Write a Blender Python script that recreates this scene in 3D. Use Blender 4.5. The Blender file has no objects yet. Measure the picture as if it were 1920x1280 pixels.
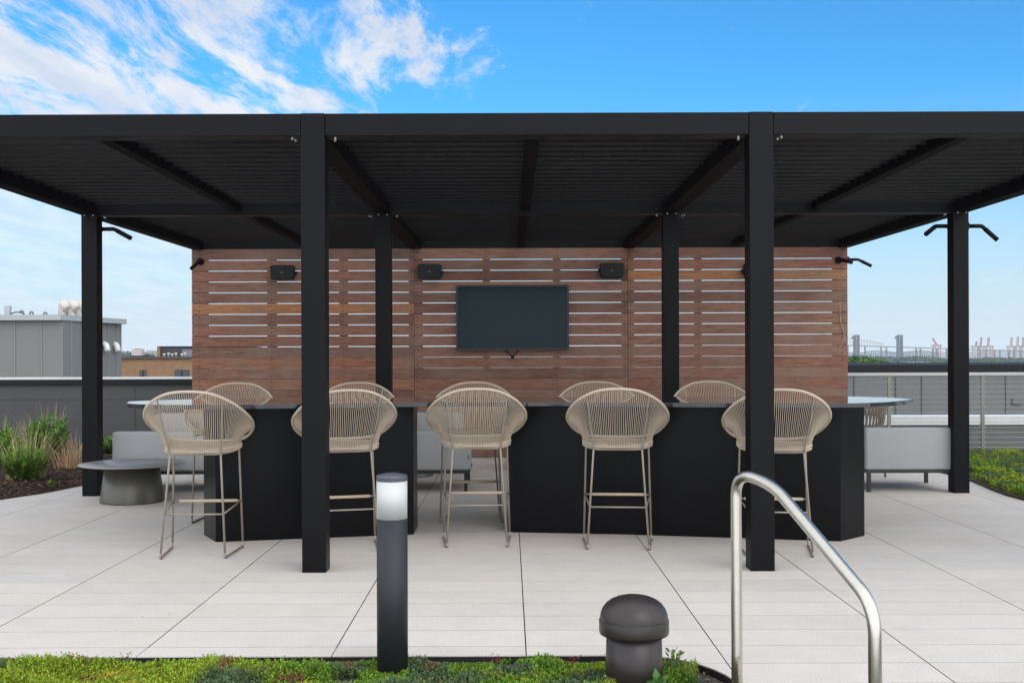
import bpy, bmesh, math, random
import numpy as np
from mathutils import Vector, Matrix
random.seed(7); rng = np.random.default_rng(7)
R = math.radians
scene = bpy.context.scene
COL = scene.collection

# ------------------------------------------------------------------ camera
F = 2050.0; CX = 954.0; CY = 667.0; EYE = 1.4; ROLL = 0.0035
cd = bpy.data.cameras.new('camera'); cam = bpy.data.objects.new('camera', cd); COL.objects.link(cam)
cd.sensor_width = 36; cd.lens = F/1920*36
cd.shift_x = (960-CX)/1920; cd.shift_y = (CY-640)/1920
cd.clip_start = 0.05; cd.clip_end = 30000
cam.location = (0, 0, EYE); cam.rotation_euler = (R(90), ROLL, 0)
scene.camera = cam
scene.render.resolution_x = 1024; scene.render.resolution_y = 682

# ------------------------------------------------------------------ world and sun
scene.view_settings.view_transform = 'Standard'; scene.view_settings.look = 'None'
scene.view_settings.exposure = 0.55; scene.cycles.volume_bounces = 2; scene.view_settings.gamma = 1.0
SUN_EL = 38; SUN_AZ = 148           # azimuth clockwise from +Y
w = bpy.data.worlds.new('World'); scene.world = w; w.use_nodes = True
nt = w.node_tree; N = nt.nodes; L = nt.links
bg = N['Background']; bg.inputs['Strength'].default_value = 0.1
sky = N.new('ShaderNodeTexSky'); sky.sky_type = 'NISHITA'; sky.sun_disc = False
sky.sun_elevation = R(SUN_EL); sky.sun_rotation = R(SUN_AZ)
sky.air_density = 1.0; sky.dust_density = 0.6; sky.ozone_density = 2.0
def wmath(op, a, b=None, clamp=False):
    n = N.new('ShaderNodeMath'); n.operation = op; n.use_clamp = clamp
    for i, v in enumerate((a, b)):
        if v is None: continue
        if isinstance(v, (int, float)): n.inputs[i].default_value = v
        else: L.new(v, n.inputs[i])
    return n.outputs[0]
tc = N.new('ShaderNodeTexCoord'); sep = N.new('ShaderNodeSeparateXYZ'); L.new(tc.outputs['Generated'], sep.inputs[0])
zc = wmath('MAXIMUM', sep.outputs['Z'], 0.012)
px = wmath('DIVIDE', sep.outputs['X'], wmath('ADD', zc, 0.06)); py = wmath('DIVIDE', sep.outputs['Y'], wmath('ADD', zc, 0.06))
comb = N.new('ShaderNodeCombineXYZ'); L.new(px, comb.inputs[0]); L.new(py, comb.inputs[1])
mp = N.new('ShaderNodeMapping'); L.new(comb.outputs[0], mp.inputs[0])
mp.inputs['Rotation'].default_value = (0, 0, R(-50)); mp.inputs['Scale'].default_value = (1.25, 0.42, 1); mp.inputs['Location'].default_value = (5.7, 2.9, 1.4)
n1 = N.new('ShaderNodeTexNoise'); n1.inputs['Scale'].default_value = 3.0; n1.inputs['Detail'].default_value = 9; n1.inputs['Roughness'].default_value = 0.66; n1.inputs['Distortion'].default_value = 0.35
L.new(mp.outputs[0], n1.inputs['Vector'])
n2 = N.new('ShaderNodeTexNoise'); n2.inputs['Scale'].default_value = 0.55; n2.inputs['Detail'].default_value = 3
L.new(mp.outputs[0], n2.inputs['Vector'])
# clouds gather to the left of the view (negative x), clear blue to the right
side = N.new('ShaderNodeMapRange'); L.new(px, side.inputs[0])
side.inputs['From Min'].default_value = -1.25; side.inputs['From Max'].default_value = 0.07
side.inputs['To Min'].default_value = 0.15; side.inputs['To Max'].default_value = -0.15
cover = N.new('ShaderNodeMapRange'); cover.interpolation_type = 'SMOOTHSTEP'; L.new(sep.outputs['Y'], cover.inputs[0])
cover.inputs['From Min'].default_value = 0.80; cover.inputs['From Max'].default_value = 0.25; cover.inputs['To Min'].default_value = 0.0; cover.inputs['To Max'].default_value = 0.34  # extra cloud added out of view, so whiter light reaches the floor
dens = wmath('ADD', cover.outputs[0], wmath('ADD', wmath('ADD', n1.outputs['Fac'], wmath('MULTIPLY', wmath('SUBTRACT', n2.outputs['Fac'], 0.5), 0.35)), side.outputs[0]))
cr = N.new('ShaderNodeMapRange'); cr.interpolation_type = 'SMOOTHSTEP'; L.new(dens, cr.inputs[0])
cr.inputs['From Min'].default_value = 0.475; cr.inputs['From Max'].default_value = 0.635
cr.inputs['To Min'].default_value = 0.0; cr.inputs['To Max'].default_value = 0.93
lowf = N.new('ShaderNodeMapRange'); lowf.interpolation_type = 'SMOOTHSTEP'; L.new(sep.outputs['Z'], lowf.inputs[0])
lowf.inputs['From Min'].default_value = 0.02; lowf.inputs['From Max'].default_value = 0.24; lowf.inputs['To Min'].default_value = 0.38; lowf.inputs['To Max'].default_value = 1
crf = wmath('MULTIPLY', cr.outputs[0], wmath('MAXIMUM', lowf.outputs[0], wmath('MULTIPLY', cover.outputs[0], 3.0, True)))
# pale band towards the horizon
hz = N.new('ShaderNodeMapRange'); hz.interpolation_type = 'SMOOTHSTEP'; L.new(sep.outputs['Z'], hz.inputs[0])
hz.inputs['From Min'].default_value = 0.0; hz.inputs['From Max'].default_value = 0.24
hz.inputs['To Min'].default_value = 0.86; hz.inputs['To Max'].default_value = 0.0
tint = N.new('ShaderNodeMix'); tint.data_type = 'RGBA'; tint.blend_type = 'MULTIPLY'; tint.inputs[0].default_value = 1
L.new(sky.outputs[0], tint.inputs[6]); tint.inputs[7].default_value = (0.26, 0.93, 1.33, 1)
m1 = N.new('ShaderNodeMix'); m1.data_type = 'RGBA'; L.new(hz.outputs[0], m1.inputs[0]); L.new(tint.outputs[2], m1.inputs[6]); m1.inputs[7].default_value = (4.9, 5.4, 5.85, 1)
m2 = N.new('ShaderNodeMix'); m2.data_type = 'RGBA'; L.new(crf, m2.inputs[0]); L.new(m1.outputs[2], m2.inputs[6])
# added gain on unseen clouds beside and behind the camera, to light the scene
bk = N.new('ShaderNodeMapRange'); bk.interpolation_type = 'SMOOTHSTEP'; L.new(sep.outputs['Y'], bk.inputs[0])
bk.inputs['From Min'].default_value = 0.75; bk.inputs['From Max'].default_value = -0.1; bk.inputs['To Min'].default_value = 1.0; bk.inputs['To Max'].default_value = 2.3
cc = N.new('ShaderNodeMix'); cc.data_type = 'RGBA'; cc.blend_type = 'MULTIPLY'; cc.inputs[0].default_value = 1; n3 = N.new('ShaderNodeTexNoise'); n3.inputs['Scale'].default_value = 4.5; n3.inputs['Detail'].default_value = 6; L.new(mp.outputs[0], n3.inputs['Vector'])
sh = N.new('ShaderNodeMapRange'); L.new(n3.outputs['Fac'], sh.inputs[0]); sh.inputs['From Min'].default_value = .38; sh.inputs['From Max'].default_value = .62
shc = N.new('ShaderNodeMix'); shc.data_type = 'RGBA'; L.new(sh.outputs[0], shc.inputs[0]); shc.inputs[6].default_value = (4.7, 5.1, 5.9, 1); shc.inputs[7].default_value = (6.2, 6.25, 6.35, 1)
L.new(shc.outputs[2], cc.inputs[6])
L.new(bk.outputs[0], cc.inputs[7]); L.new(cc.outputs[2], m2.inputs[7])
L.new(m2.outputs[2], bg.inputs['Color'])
sd = bpy.data.lights.new('sun', 'SUN'); sd.energy = 0.9; sd.angle = R(50); sd.color = (1.0, 0.92, 0.82)
so = bpy.data.objects.new('sun', sd); COL.objects.link(so)
az, el = R(SUN_AZ), R(SUN_EL)
sdir = Vector((math.sin(az)*math.cos(el), math.cos(az)*math.cos(el), math.sin(el)))
so.rotation_euler = sdir.to_track_quat('Z', 'Y').to_euler()

# ------------------------------------------------------------------ helpers
def P(u, v, Y):                      # photo pixel + distance -> point
    u2 = 960 + (u-960) - ROLL*(v-640); v2 = 640 + (v-640) + ROLL*(u-960)
    return Vector(((u2-CX)/F*Y, Y, EYE-(v2-CY)/F*Y))
def tag(o, label=None, cat=None, group=None, kind=None):
    if label: o['label'] = label
    if cat: o['category'] = cat
    if group: o['group'] = group
    if kind: o['kind'] = kind
    return o
def empty(name, loc=(0, 0, 0), rz=0):
    o = bpy.data.objects.new(name, None); COL.objects.link(o); o.location = loc; o.rotation_euler = (0, 0, rz)
    o.empty_display_size = 0.1
    return o
def mesh_obj(name, verts, faces, m, parent=None, smooth=False, cols=None, bevel=0):
    me = bpy.data.meshes.new(name); me.from_pydata([tuple(v) for v in verts], [], faces)
    me.update()
    if smooth is True: me.polygons.foreach_set('use_smooth', [True]*len(me.polygons))
    elif isinstance(smooth, list): me.polygons.foreach_set('use_smooth', smooth)
    if cols is not None:
        a = me.color_attributes.new('Col', 'FLOAT_COLOR', 'POINT')
        a.data.foreach_set('color', np.asarray(cols, dtype=np.float32).ravel())
    if m: me.materials.append(m)
    o = bpy.data.objects.new(name, me); COL.objects.link(o)
    if parent: o.parent = parent
    if bevel:
        b = o.modifiers.new('bevel', 'BEVEL'); b.width = bevel; b.segments = 2; b.limit_method = 'ANGLE'; b.angle_limit = R(40)
    return o
def np_obj(name, V, Q, m, parent=None, cols=None, smooth=False):   # fast quads
    me = bpy.data.meshes.new(name); V = np.asarray(V, np.float32); Q = np.asarray(Q, np.int32)
    k = Q.shape[1]
    me.vertices.add(len(V)); me.vertices.foreach_set('co', V.ravel())
    me.loops.add(Q.size); me.loops.foreach_set('vertex_index', Q.ravel())
    me.polygons.add(len(Q)); me.polygons.foreach_set('loop_start', np.arange(0, Q.size, k, dtype=np.int32))
    me.polygons.foreach_set('loop_total', np.full(len(Q), k, np.int32))
    me.update(calc_edges=True); me.validate()
    if smooth: me.polygons.foreach_set('use_smooth', [True]*len(me.polygons))
    if cols is not None:
        a = me.color_attributes.new('Col', 'FLOAT_COLOR', 'POINT'); a.data.foreach_set('color', np.asarray(cols, np.float32).ravel())
    me.materials.append(m)
    o = bpy.data.objects.new(name, me); COL.objects.link(o)
    if parent: o.parent = parent
    return o
class MB:
    def __init__(s): s.v = []; s.f = []; s.sm = []; s.c = []; s.mi = []; s.cur = 0
    def add(s, vs, fs, smooth=False, c=None):
        b = len(s.v); s.v += [Vector(x) for x in vs]; s.f += [tuple(b+i for i in f) for f in fs]; s.sm += [smooth]*len(fs); s.fill()
        s.c += [c or (1, 1, 1, 1)]*len(vs); return s
    def fill(s): s.mi += [s.cur]*(len(s.f)-len(s.mi))
    def mat2(s, k=1): s.fill(); s.cur = k; return s
    def box(s, x0, x1, y0, y1, z0, z1, c=None, M=None):
        vs = [(x, y, z) for x in (x0, x1) for y in (y0, y1) for z in (z0, z1)]
        if M: vs = [M @ Vector(v) for v in vs]
        return s.add(vs, [(0, 1, 3, 2), (4, 6, 7, 5), (0, 4, 5, 1), (2, 3, 7, 6), (0, 2, 6, 4), (1, 5, 7, 3)], c=c)
    def prism(s, poly, z0, z1, c=None):
        n = len(poly); vs = [(x, y, z0) for x, y in poly]+[(x, y, z1) for x, y in poly]
        fs = [tuple(range(n-1, -1, -1)), tuple(range(n, 2*n))]+[(i, (i+1) % n, n+(i+1) % n, n+i) for i in range(n)]
        return s.add(vs, fs, c=c)
    def bar(s, a, b, wd, h, c=None):          # square bar between points (top-centre line a-b)
        a, b = Vector(a), Vector(b); d = (b-a).normalized(); side = d.cross(Vector((0, 0, 1)))
        if side.length < 1e-4: side = Vector((1, 0, 0))
        side.normalize(); up = side.cross(d)
        vs = []
        for p in (a, b):
            for sx, sz in ((-1, -1), (1, -1), (1, 1), (-1, 1)): vs.append(p+side*sx*wd/2+up*sz*h/2)
        return s.add(vs, [(3, 2, 1, 0), (4, 5, 6, 7)]+[(i, (i+1) % 4, 4+(i+1) % 4, 4+i) for i in range(4)], c=c)
    def tube(s, pts, r, n=8, closed=False, caps=True, c=None):
        pts = [Vector(p) for p in pts]; m = len(pts); rs = r if isinstance(r, (list, tuple)) else [r]*m
        vs = []; up = None
        for i, p in enumerate(pts):
            a = pts[(i-1) % m] if (closed or i > 0) else p; b = pts[(i+1) % m] if (closed or i < m-1) else p
            t = (b-a).normalized()
            if up is None:
                up = Vector((0, 0, 1)) if abs(t.z) < .9 else Vector((1, 0, 0))
            up = (up-t*up.dot(t)).normalized(); sd_ = t.cross(up)
            for k in range(n):
                a_ = 2*math.pi*k/n; vs.append(p+(up*math.cos(a_)+sd_*math.sin(a_))*rs[i])
        fs = []
        for i in range(m if closed else m-1):
            j = (i+1) % m
            for k in range(n): fs.append((i*n+k, i*n+(k+1) % n, j*n+(k+1) % n, j*n+k))
        b0 = len(s.v); s.add(vs, fs, True, c)
        if caps and not closed:
            s.f += [tuple(b0+k for k in range(n-1, -1, -1)), tuple(b0+(m-1)*n+k for k in range(n))]; s.sm += [False, False]
        return s
    def lathe(s, prof, cx=0, cy=0, n=48, c=None, smooth=True):
        vs = []; 
        for r, z in prof:
            for k in range(n): a = 2*math.pi*k/n; vs.append((cx+r*math.cos(a), cy+r*math.sin(a), z))
        fs = [(i*n+k, i*n+(k+1) % n, (i+1)*n+(k+1) % n, (i+1)*n+k) for i in range(len(prof)-1) for k in range(n)]
        b0 = len(s.v); s.add(vs, fs, smooth, c); m = len(prof)
        if prof[0][0] > 1e-4: s.f.append(tuple(b0+k for k in range(n-1, -1, -1))); s.sm.append(False)
        if prof[-1][0] > 1e-4: s.f.append(tuple(b0+(m-1)*n+k for k in range(n))); s.sm.append(False)
        return s
    def build(s, name, m, parent=None, bevel=0, cols=False):
        s.fill(); ms = m if isinstance(m, tuple) else (m,)
        o = mesh_obj(name, s.v, s.f, ms[0], parent, s.sm, s.c if cols else None, bevel)
        for x in ms[1:]: o.data.materials.append(x)
        if len(ms) > 1: o.data.polygons.foreach_set('material_index', s.mi)
        return o
def spline(pts, n, closed=False):            # Catmull-Rom
    pts = [Vector(p) for p in pts]; m = len(pts); out = []
    segs = m if closed else m-1
    for i in range(segs):
        g = lambda k: pts[k % m] if closed else pts[min(max(k, 0), m-1)]
        p0, p1, p2, p3 = g(i-1), g(i), g(i+1), g(i+2)
        for j in range(n):
            t = j/n; out.append(.5*((2*p1)+(p2-p0)*t+(2*p0-5*p1+4*p2-p3)*t*t+(3*p1-p0-3*p2+p3)*t**3))
    if not closed: out.append(pts[-1])
    return out
def fillet(pts, r, n=5):                     # rounded polyline
    pts = [Vector(p) for p in pts]; out = [pts[0]]
    for i in range(1, len(pts)-1):
        a, p, b = pts[i-1], pts[i], pts[i+1]; da = (a-p); db = (b-p)
        q = min(r, da.length*.48, db.length*.48); s_ = p+da.normalized()*q; e_ = p+db.normalized()*q
        for k in range(n+1):
            t = k/n; out.append(s_*(1-t)**2+p*2*t*(1-t)+e_*t*t)
    out.append(pts[-1]); return out

# ------------------------------------------------------------------ materials
def mat(name, col, rough=.5, metal=0, spec=.5, nscale=0, namt=.15, bump=0, bscale=None, stretch=None, attr=False, coat=0, rvar=0, sheen=0, dist=.01, trans=0):
    m = bpy.data.materials.new(name); m.use_nodes = True; t = m.node_tree; b = t.nodes['Principled BSDF']
    b.inputs['Roughness'].default_value = rough; b.inputs['Metallic'].default_value = metal
    b.inputs['Specular IOR Level'].default_value = spec; b.inputs['Coat Weight'].default_value = coat
    b.inputs['Sheen Weight'].default_value = sheen
    b.inputs['Base Color'].default_value = (*col, 1)
    co = t.nodes.new('ShaderNodeTexCoord'); mp = t.nodes.new('ShaderNodeMapping'); t.links.new(co.outputs['Object'], mp.inputs[0])
    if stretch: mp.inputs['Scale'].default_value = stretch
    cur = None
    if attr:
        a = t.nodes.new('ShaderNodeAttribute'); a.attribute_name = 'Col'; mm = t.nodes.new('ShaderNodeMix'); mm.data_type = 'RGBA'; mm.blend_type = 'MULTIPLY'
        mm.inputs[0].default_value = 1; mm.inputs[6].default_value = (*col, 1); t.links.new(a.outputs['Color'], mm.inputs[7]); cur = mm.outputs[2]
    if nscale:
        nz = t.nodes.new('ShaderNodeTexNoise'); nz.inputs['Scale'].default_value = nscale; nz.inputs['Detail'].default_value = 6; nz.inputs['Roughness'].default_value = .6
        t.links.new(mp.outputs[0], nz.inputs['Vector'])
        mr = t.nodes.new('ShaderNodeMapRange'); t.links.new(nz.outputs['Fac'], mr.inputs[0]); mr.inputs['From Min'].default_value = .25; mr.inputs['From Max'].default_value = .75
        mr.inputs['To Min'].default_value = 1-namt; mr.inputs['To Max'].default_value = 1+namt
        mm = t.nodes.new('ShaderNodeMix'); mm.data_type = 'RGBA'; mm.blend_type = 'MULTIPLY'; mm.inputs[0].default_value = 1
        if cur: t.links.new(cur, mm.inputs[6])
        else: mm.inputs[6].default_value = (*col, 1)
        t.links.new(mr.outputs[0], mm.inputs[7]); cur = mm.outputs[2]
        if rvar:
            m3 = t.nodes.new('ShaderNodeMapRange'); t.links.new(nz.outputs['Fac'], m3.inputs[0]); m3.inputs['From Min'].default_value = .3; m3.inputs['From Max'].default_value = .7
            m3.inputs['To Min'].default_value = max(rough-rvar, .02); m3.inputs['To Max'].default_value = rough+rvar; t.links.new(m3.outputs[0], b.inputs['Roughness'])
    if cur: t.links.new(cur, b.inputs['Base Color'])
    if bump:
        nb = t.nodes.new('ShaderNodeTexNoise'); nb.inputs['Scale'].default_value = bscale or 200; nb.inputs['Detail'].default_value = 4
        t.links.new(mp.outputs[0], nb.inputs['Vector'])
        bp = t.nodes.new('ShaderNodeBump'); bp.inputs['Strength'].default_value = bump; bp.inputs['Distance'].default_value = dist
        t.links.new(nb.outputs['Fac'], bp.inputs['Height']); t.links.new(bp.outputs[0], b.inputs['Normal'])
    if trans:
        b.inputs['Transmission Weight'].default_value = 0
        tr = t.nodes.new('ShaderNodeBsdfTranslucent'); ms = t.nodes.new('ShaderNodeMixShader'); ms.inputs[0].default_value = trans
        if cur: t.links.new(cur, tr.inputs[0])
        else: tr.inputs[0].default_value = (*col, 1)
        t.links.new(b.outputs[0], ms.inputs[1]); t.links.new(tr.outputs[0], ms.inputs[2]); t.links.new(ms.outputs[0], t.nodes['Material Output'].inputs[0])
    return m
M_black = mat('black_powder_coat', (.0042, .0042, .005), .45, 0, .13, 3, .25, .05, 900, rvar=.06)
M_louver = mat('louver_coat', (.010, .010, .0115), .4, 0, .3)
M_barblk = mat('bar_panel_black', (.0028, .0028, .0033), .3, 0, .13)
M_stone = mat('black_quartz', (.016, .017, .021), .035, 0, .6, 60, .1)
M_bolt = mat('galvanised', (.6, .6, .58), .4, .8)
M_cord = mat('beige_cord', (.46, .385, .30), .75, 0, .3, 500, .12)
M_frame = mat('taupe_metal', (.27, .24, .20), .42, .25, .5, 20, .08)
M_sleeve = mat('footrest_sleeve', (.46, .38, .27), .7, 0, .3)
M_pad = mat('black_rubber', (.02, .02, .02), .6)
M_fabric = mat('grey_outdoor_fabric', (.325, .328, .330), .9, 0, .2, 160, .1, .25, 420, stretch=(1, 1, 5), dist=.002)
M_table = mat('taupe_table_top', (.27, .265, .25), .36, .3, .5)
M_tbase = mat('olive_grey_metal', (.095, .09, .073), .38, .35, .5, 4, .12, rvar=.05)
M_white = mat('white_lamp_glass', (.50, .505, .49), .4, 0, .4)
M_boll = mat('charcoal_aluminium', (.019, .021, .024), .55, .0, .35, 8, .1)
M_bcap = mat('charcoal_cap', (.065, .072, .09), .45, .1, .5)
M_vent = mat('dark_brown_plastic', (.027, .0205, .0185), .36, 0, .45, 5, .12)
M_steel = mat('brushed_steel', (.58, .545, .475), .27, 1, .5, 60, .06)
M_tvf = mat('tv_bezel', (.008, .008, .009), .3)
M_scr = mat('tv_screen', (.004, .0175, .0235), .14, 0, .16)
M_spk = mat('speaker_black', (.004, .004, .005), .5, 0, .3, 0)
M_spkmark = mat('speaker_badge', (.3, .3, .3), .4)
M_parL = mat('grey_panel', (.062, .064, .064), .55, 0, .4, 2, .06)
M_parcap = mat('dark_coping', (.014, .015, .016), .7, 0, .2)
M_whitecap = mat('white_coping', (.62, .62, .60), .5, 0, .4, 4, .06)
M_grey2 = mat('mid_grey_cladding', (.135, .14, .138), .6, 0, .4, 2, .06)
M_joint = mat('joint_dark', (.05, .05, .05), .7)
M_post = mat('railing_metal', (.20, .205, .17), .4, .6, .5)
M_wire = mat('steel_wire', (.45, .46, .46), .35, .7)
M_soil = mat('dark_soil', (.035, .025, .019), .95, 0, .1, 30, .4, .6, 60)
M_edge = mat('black_edging', (.008, .008, .008), .5)
M_leaf = mat('leaf', (1, 1, 1), .6, 0, .3, attr=True, trans=.25)
M_chip = mat('bark_chip', (1, 1, 1), .9, 0, .2, attr=True)
M_rope = mat('taupe_rope', (.17, .145, .115), .85, 0, .2, 200, .2)
M_cable = mat('white_cable', (.36, .33, .29), .5)

def wood_mat():
    m = bpy.data.materials.new('ipe_boards'); m.use_nodes = True; t = m.node_tree; b = t.nodes['Principled BSDF']
    b.inputs['Roughness'].default_value = .62; b.inputs['Specular IOR Level'].default_value = .3
    a = t.nodes.new('ShaderNodeAttribute'); a.attribute_name = 'Col'
    co = t.nodes.new('ShaderNodeTexCoord'); mp = t.nodes.new('ShaderNodeMapping'); mp.inputs['Scale'].default_value = (1.6, 8, 22)
    # shift the grain per board with the tone attribute
    sx = t.nodes.new('ShaderNodeSeparateColor'); t.links.new(a.outputs['Color'], sx.inputs[0])
    vm = t.nodes.new('ShaderNodeVectorMath'); vm.operation = 'MULTIPLY_ADD'; t.links.new(a.outputs['Color'], vm.inputs[0]); vm.inputs[1].default_value = (137, 91, 53)
    t.links.new(co.outputs['Object'], vm.inputs[2]); t.links.new(vm.outputs[0], mp.inputs[0])
    n1 = t.nodes.new('ShaderNodeTexNoise'); n1.inputs['Scale'].default_value = 3; n1.inputs['Detail'].default_value = 8; n1.inputs['Roughness'].default_value = .65; n1.inputs['Distortion'].default_value = .6
    t.links.new(mp.outputs[0], n1.inputs['Vector'])
    n2 = t.nodes.new('ShaderNodeTexNoise'); n2.inputs['Scale'].default_value = 1.3; n2.inputs['Detail'].default_value = 4; t.links.new(vm.outputs[0], n2.inputs['Vector'])
    r1 = t.nodes.new('ShaderNodeMapRange'); t.links.new(n1.outputs['Fac'], r1.inputs[0]); r1.inputs['From Min'].default_value = .3; r1.inputs['From Max'].default_value = .72; r1.inputs['To Min'].default_value = .48; r1.inputs['To Max'].default_value = 1.42
    mm = t.nodes.new('ShaderNodeMix'); mm.data_type = 'RGBA'; mm.blend_type = 'MULTIPLY'; mm.inputs[0].default_value = 1
    t.links.new(a.outputs['Color'], mm.inputs[6]); t.links.new(r1.outputs[0], mm.inputs[7])
    r2 = t.nodes.new('ShaderNodeMapRange'); t.links.new(n2.outputs['Fac'], r2.inputs[0]); r2.inputs['From Min'].default_value = .45; r2.inputs['From Max'].default_value = .75; r2.inputs['To Min'].default_value = 0; r2.inputs['To Max'].default_value = .7
    mg = t.nodes.new('ShaderNodeMix'); mg.data_type = 'RGBA'; t.links.new(r2.outputs[0], mg.inputs[0]); t.links.new(mm.outputs[2], mg.inputs[6]); mg.inputs[7].default_value = (.20, .14, .105, 1)
    t.links.new(mg.outputs[2], b.inputs['Base Color'])
    bp = t.nodes.new('ShaderNodeBump'); bp.inputs['Strength'].default_value = .3; bp.inputs['Distance'].default_value = .003; t.links.new(n1.outputs['Fac'], bp.inputs['Height']); t.links.new(bp.outputs[0], b.inputs['Normal'])
    return m
M_wood = wood_mat()
def paver_mat():
    m = bpy.data.materials.new('concrete_pavers'); m.use_nodes = True; t = m.node_tree; b = t.nodes['Principled BSDF']
    b.inputs['Roughness'].default_value = .75; b.inputs['Specular IOR Level'].default_value = .35
    a = t.nodes.new('ShaderNodeAttribute'); a.attribute_name = 'Col'; co = t.nodes.new('ShaderNodeTexCoord')
    def nz(s, d): 
        n = t.nodes.new('ShaderNodeTexNoise'); n.inputs['Scale'].default_value = s; n.inputs['Detail'].default_value = d; t.links.new(co.outputs['Object'], n.inputs['Vector']); return n.outputs['Fac']
    def mr(i, a0, a1, b0, b1):
        n = t.nodes.new('ShaderNodeMapRange'); t.links.new(i, n.inputs[0]); n.inputs['From Min'].default_value = a0; n.inputs['From Max'].default_value = a1; n.inputs['To Min'].default_value = b0; n.inputs['To Max'].default_value = b1; return n.outputs[0]
    def mul(x, y):
        n = t.nodes.new('ShaderNodeMix'); n.data_type = 'RGBA'; n.blend_type = 'MULTIPLY'; n.inputs[0].default_value = 1; t.links.new(x, n.inputs[6]); t.links.new(y, n.inputs[7]); return n.outputs[2]
    c = mul(a.outputs['Color'], mr(nz(.9, 6), .3, .7, .955, 1.03)); c = mul(c, mr(nz(120, 4), .3, .7, .80, 1.16)); c = mul(c, mr(nz(6, 8), .3, .75, .95, 1.035))
    vo = t.nodes.new('ShaderNodeTexVoronoi'); vo.inputs['Scale'].default_value = 42; t.links.new(co.outputs['Object'], vo.inputs['Vector'])
    sp = mr(vo.outputs['Distance'], .03, .09, 1, 0)
    n = t.nodes.new('ShaderNodeMix'); n.data_type = 'RGBA'; t.links.new(sp, n.inputs[0]); t.links.new(c, n.inputs[6]); n.inputs[7].default_value = (.8, .79, .76, 1)
    # only some cells carry a bright chip
    sc = t.nodes.new('ShaderNodeSeparateColor'); t.links.new(vo.outputs['Color'], sc.inputs[0]); g = mr(sc.outputs[0], .8, .82, 0, 1)
    mu = t.nodes.new('ShaderNodeMath'); mu.operation = 'MULTIPLY'; t.links.new(sp, mu.inputs[0]); t.links.new(g, mu.inputs[1]); t.links.new(mu.outputs[0], n.inputs[0])
    t.links.new(n.outputs[2], b.inputs['Base Color'])
    bp = t.nodes.new('ShaderNodeBump'); bp.inputs['Strength'].default_value = .25; bp.inputs['Distance'].default_value = .002; t.links.new(nz(260, 3), bp.inputs['Height']); t.links.new(bp.outputs[0], b.inputs['Normal'])
    return m
M_pav = paver_mat()

# ------------------------------------------------------------------ pavement
def clip(poly, a, b, keep_left):             # half-plane clip of poly by the line a->b
    out = []; n = len(poly)
    def sd_(p): 
        v = (b[0]-a[0])*(p[1]-a[1])-(b[1]-a[1])*(p[0]-a[0]); return v if keep_left else -v
    for i in range(n):
        p, q = poly[i], poly[(i+1) % n]; dp, dq = sd_(p), sd_(q)
        if dp >= 0: out.append(p)
        if (dp > 0 and dq < 0) or (dp < 0 and dq > 0):
            t = dp/(dp-dq); out.append((p[0]+(q[0]-p[0])*t, p[1]+(q[1]-p[1])*t))
    return out
def area(p): return .5*sum(p[i][0]*p[(i+1) % len(p)][1]-p[(i+1) % len(p)][0]*p[i][1] for i in range(len(p)))
def subtract(poly, hole):                    # convex counter-clockwise hole
    pieces = []; cur = poly
    for i in range(len(hole)):
        a, b = hole[i], hole[(i+1) % len(hole)]
        o_ = clip(cur, a, b, False)
        if len(o_) > 2 and abs(area(o_)) > 1e-6: pieces.append(o_)
        cur = clip(cur, a, b, True)
        if len(cur) < 3: return pieces, False
    return pieces, abs(area(cur)) > 1e-6
GY = 5.116
garden = [(-9, 2.9), (.98, 2.9), (.98, 4.35)]
for k in range(9):
    a_ = math.pi/2*k/8; garden.append((.58+.40*math.cos(a_), GY-.52+.52*math.sin(a_)))
garden.append((-9, GY))
PX, PY, X0, Y0 = .912, .3055, .077, 5.28
mb = MB()
for j in range(-4, 33):
    y0 = Y0+PY*j; y1 = y0+PY
    if y0 > 14.9: continue
    for i in range(-10, 11):
        x0 = X0+PX*i; x1 = x0+PX; g = .0028; gy = .0028
        c0 = .53*(1+random.gauss(0, .02)); wv = random.gauss(0, .005); c = (c0*(1.025+wv), c0*.955, c0*(.87-wv), 1)
        poly = [(x0+g, y0+gy), (x1-g, y0+gy), (x1-g, y1-gy), (x0+g, y1-gy)]
        pieces, cut = subtract(poly, garden)
        if not cut:
            b_ = .0012; z = 0
            inn = [(x0+g+b_, y0+gy), (x1-g-b_, y0+gy), (x1-g-b_, y1-gy), (x0+g+b_, y1-gy)]
            vs = [(x, y, -.04) for x, y in poly]+[(x, y, -.0008) for x, y in poly]+[(x, y, z) for x, y in inn]
            fs = [(i_, (i_+1) % 4, 4+(i_+1) % 4, 4+i_) for i_ in range(4)]+[(4+i_, 4+(i_+1) % 4, 8+(i_+1) % 4, 8+i_) for i_ in range(4)]+[(8, 9, 10, 11)]
            mb.mat2(1).add(vs, fs[:4], c=c); b0 = len(mb.v)-len(vs); mb.mat2(0); mb.f += [tuple(b0+i_ for i_ in f_) for f_ in fs[4:]]; mb.sm += [False]*5; mb.fill()
        else:
            for q in pieces:
                if area(q) < 0: q = q[::-1]
                mb.prism(q, -.04, 0, c=c)
tag(mb.build('pavement', (M_pav, mat('paver_joint', (.10, .095, .085), .95)), cols=True), kind='structure')
sub = MB().box(-22, 22, 4.36, 17.6, -.20, -.035); sub.box(.99, 22, 4.06, 4.36, -.20, -.035)
tag(sub.build('roof_deck', mat('dark_underlay', (.04, .04, .04), .9)), kind='structure')
# steps going down towards the viewer beside the handrail
st = MB()
for k in range(4): st.box(.99, 3.2, 4.06-.32*(k+1), 4.06-.32*k-.004, -1.2, -.16*(k+1))
tag(st.build('steps', mat('step_concrete', (.42, .41, .39), .8, nscale=20, namt=.08)), kind='structure')
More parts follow.
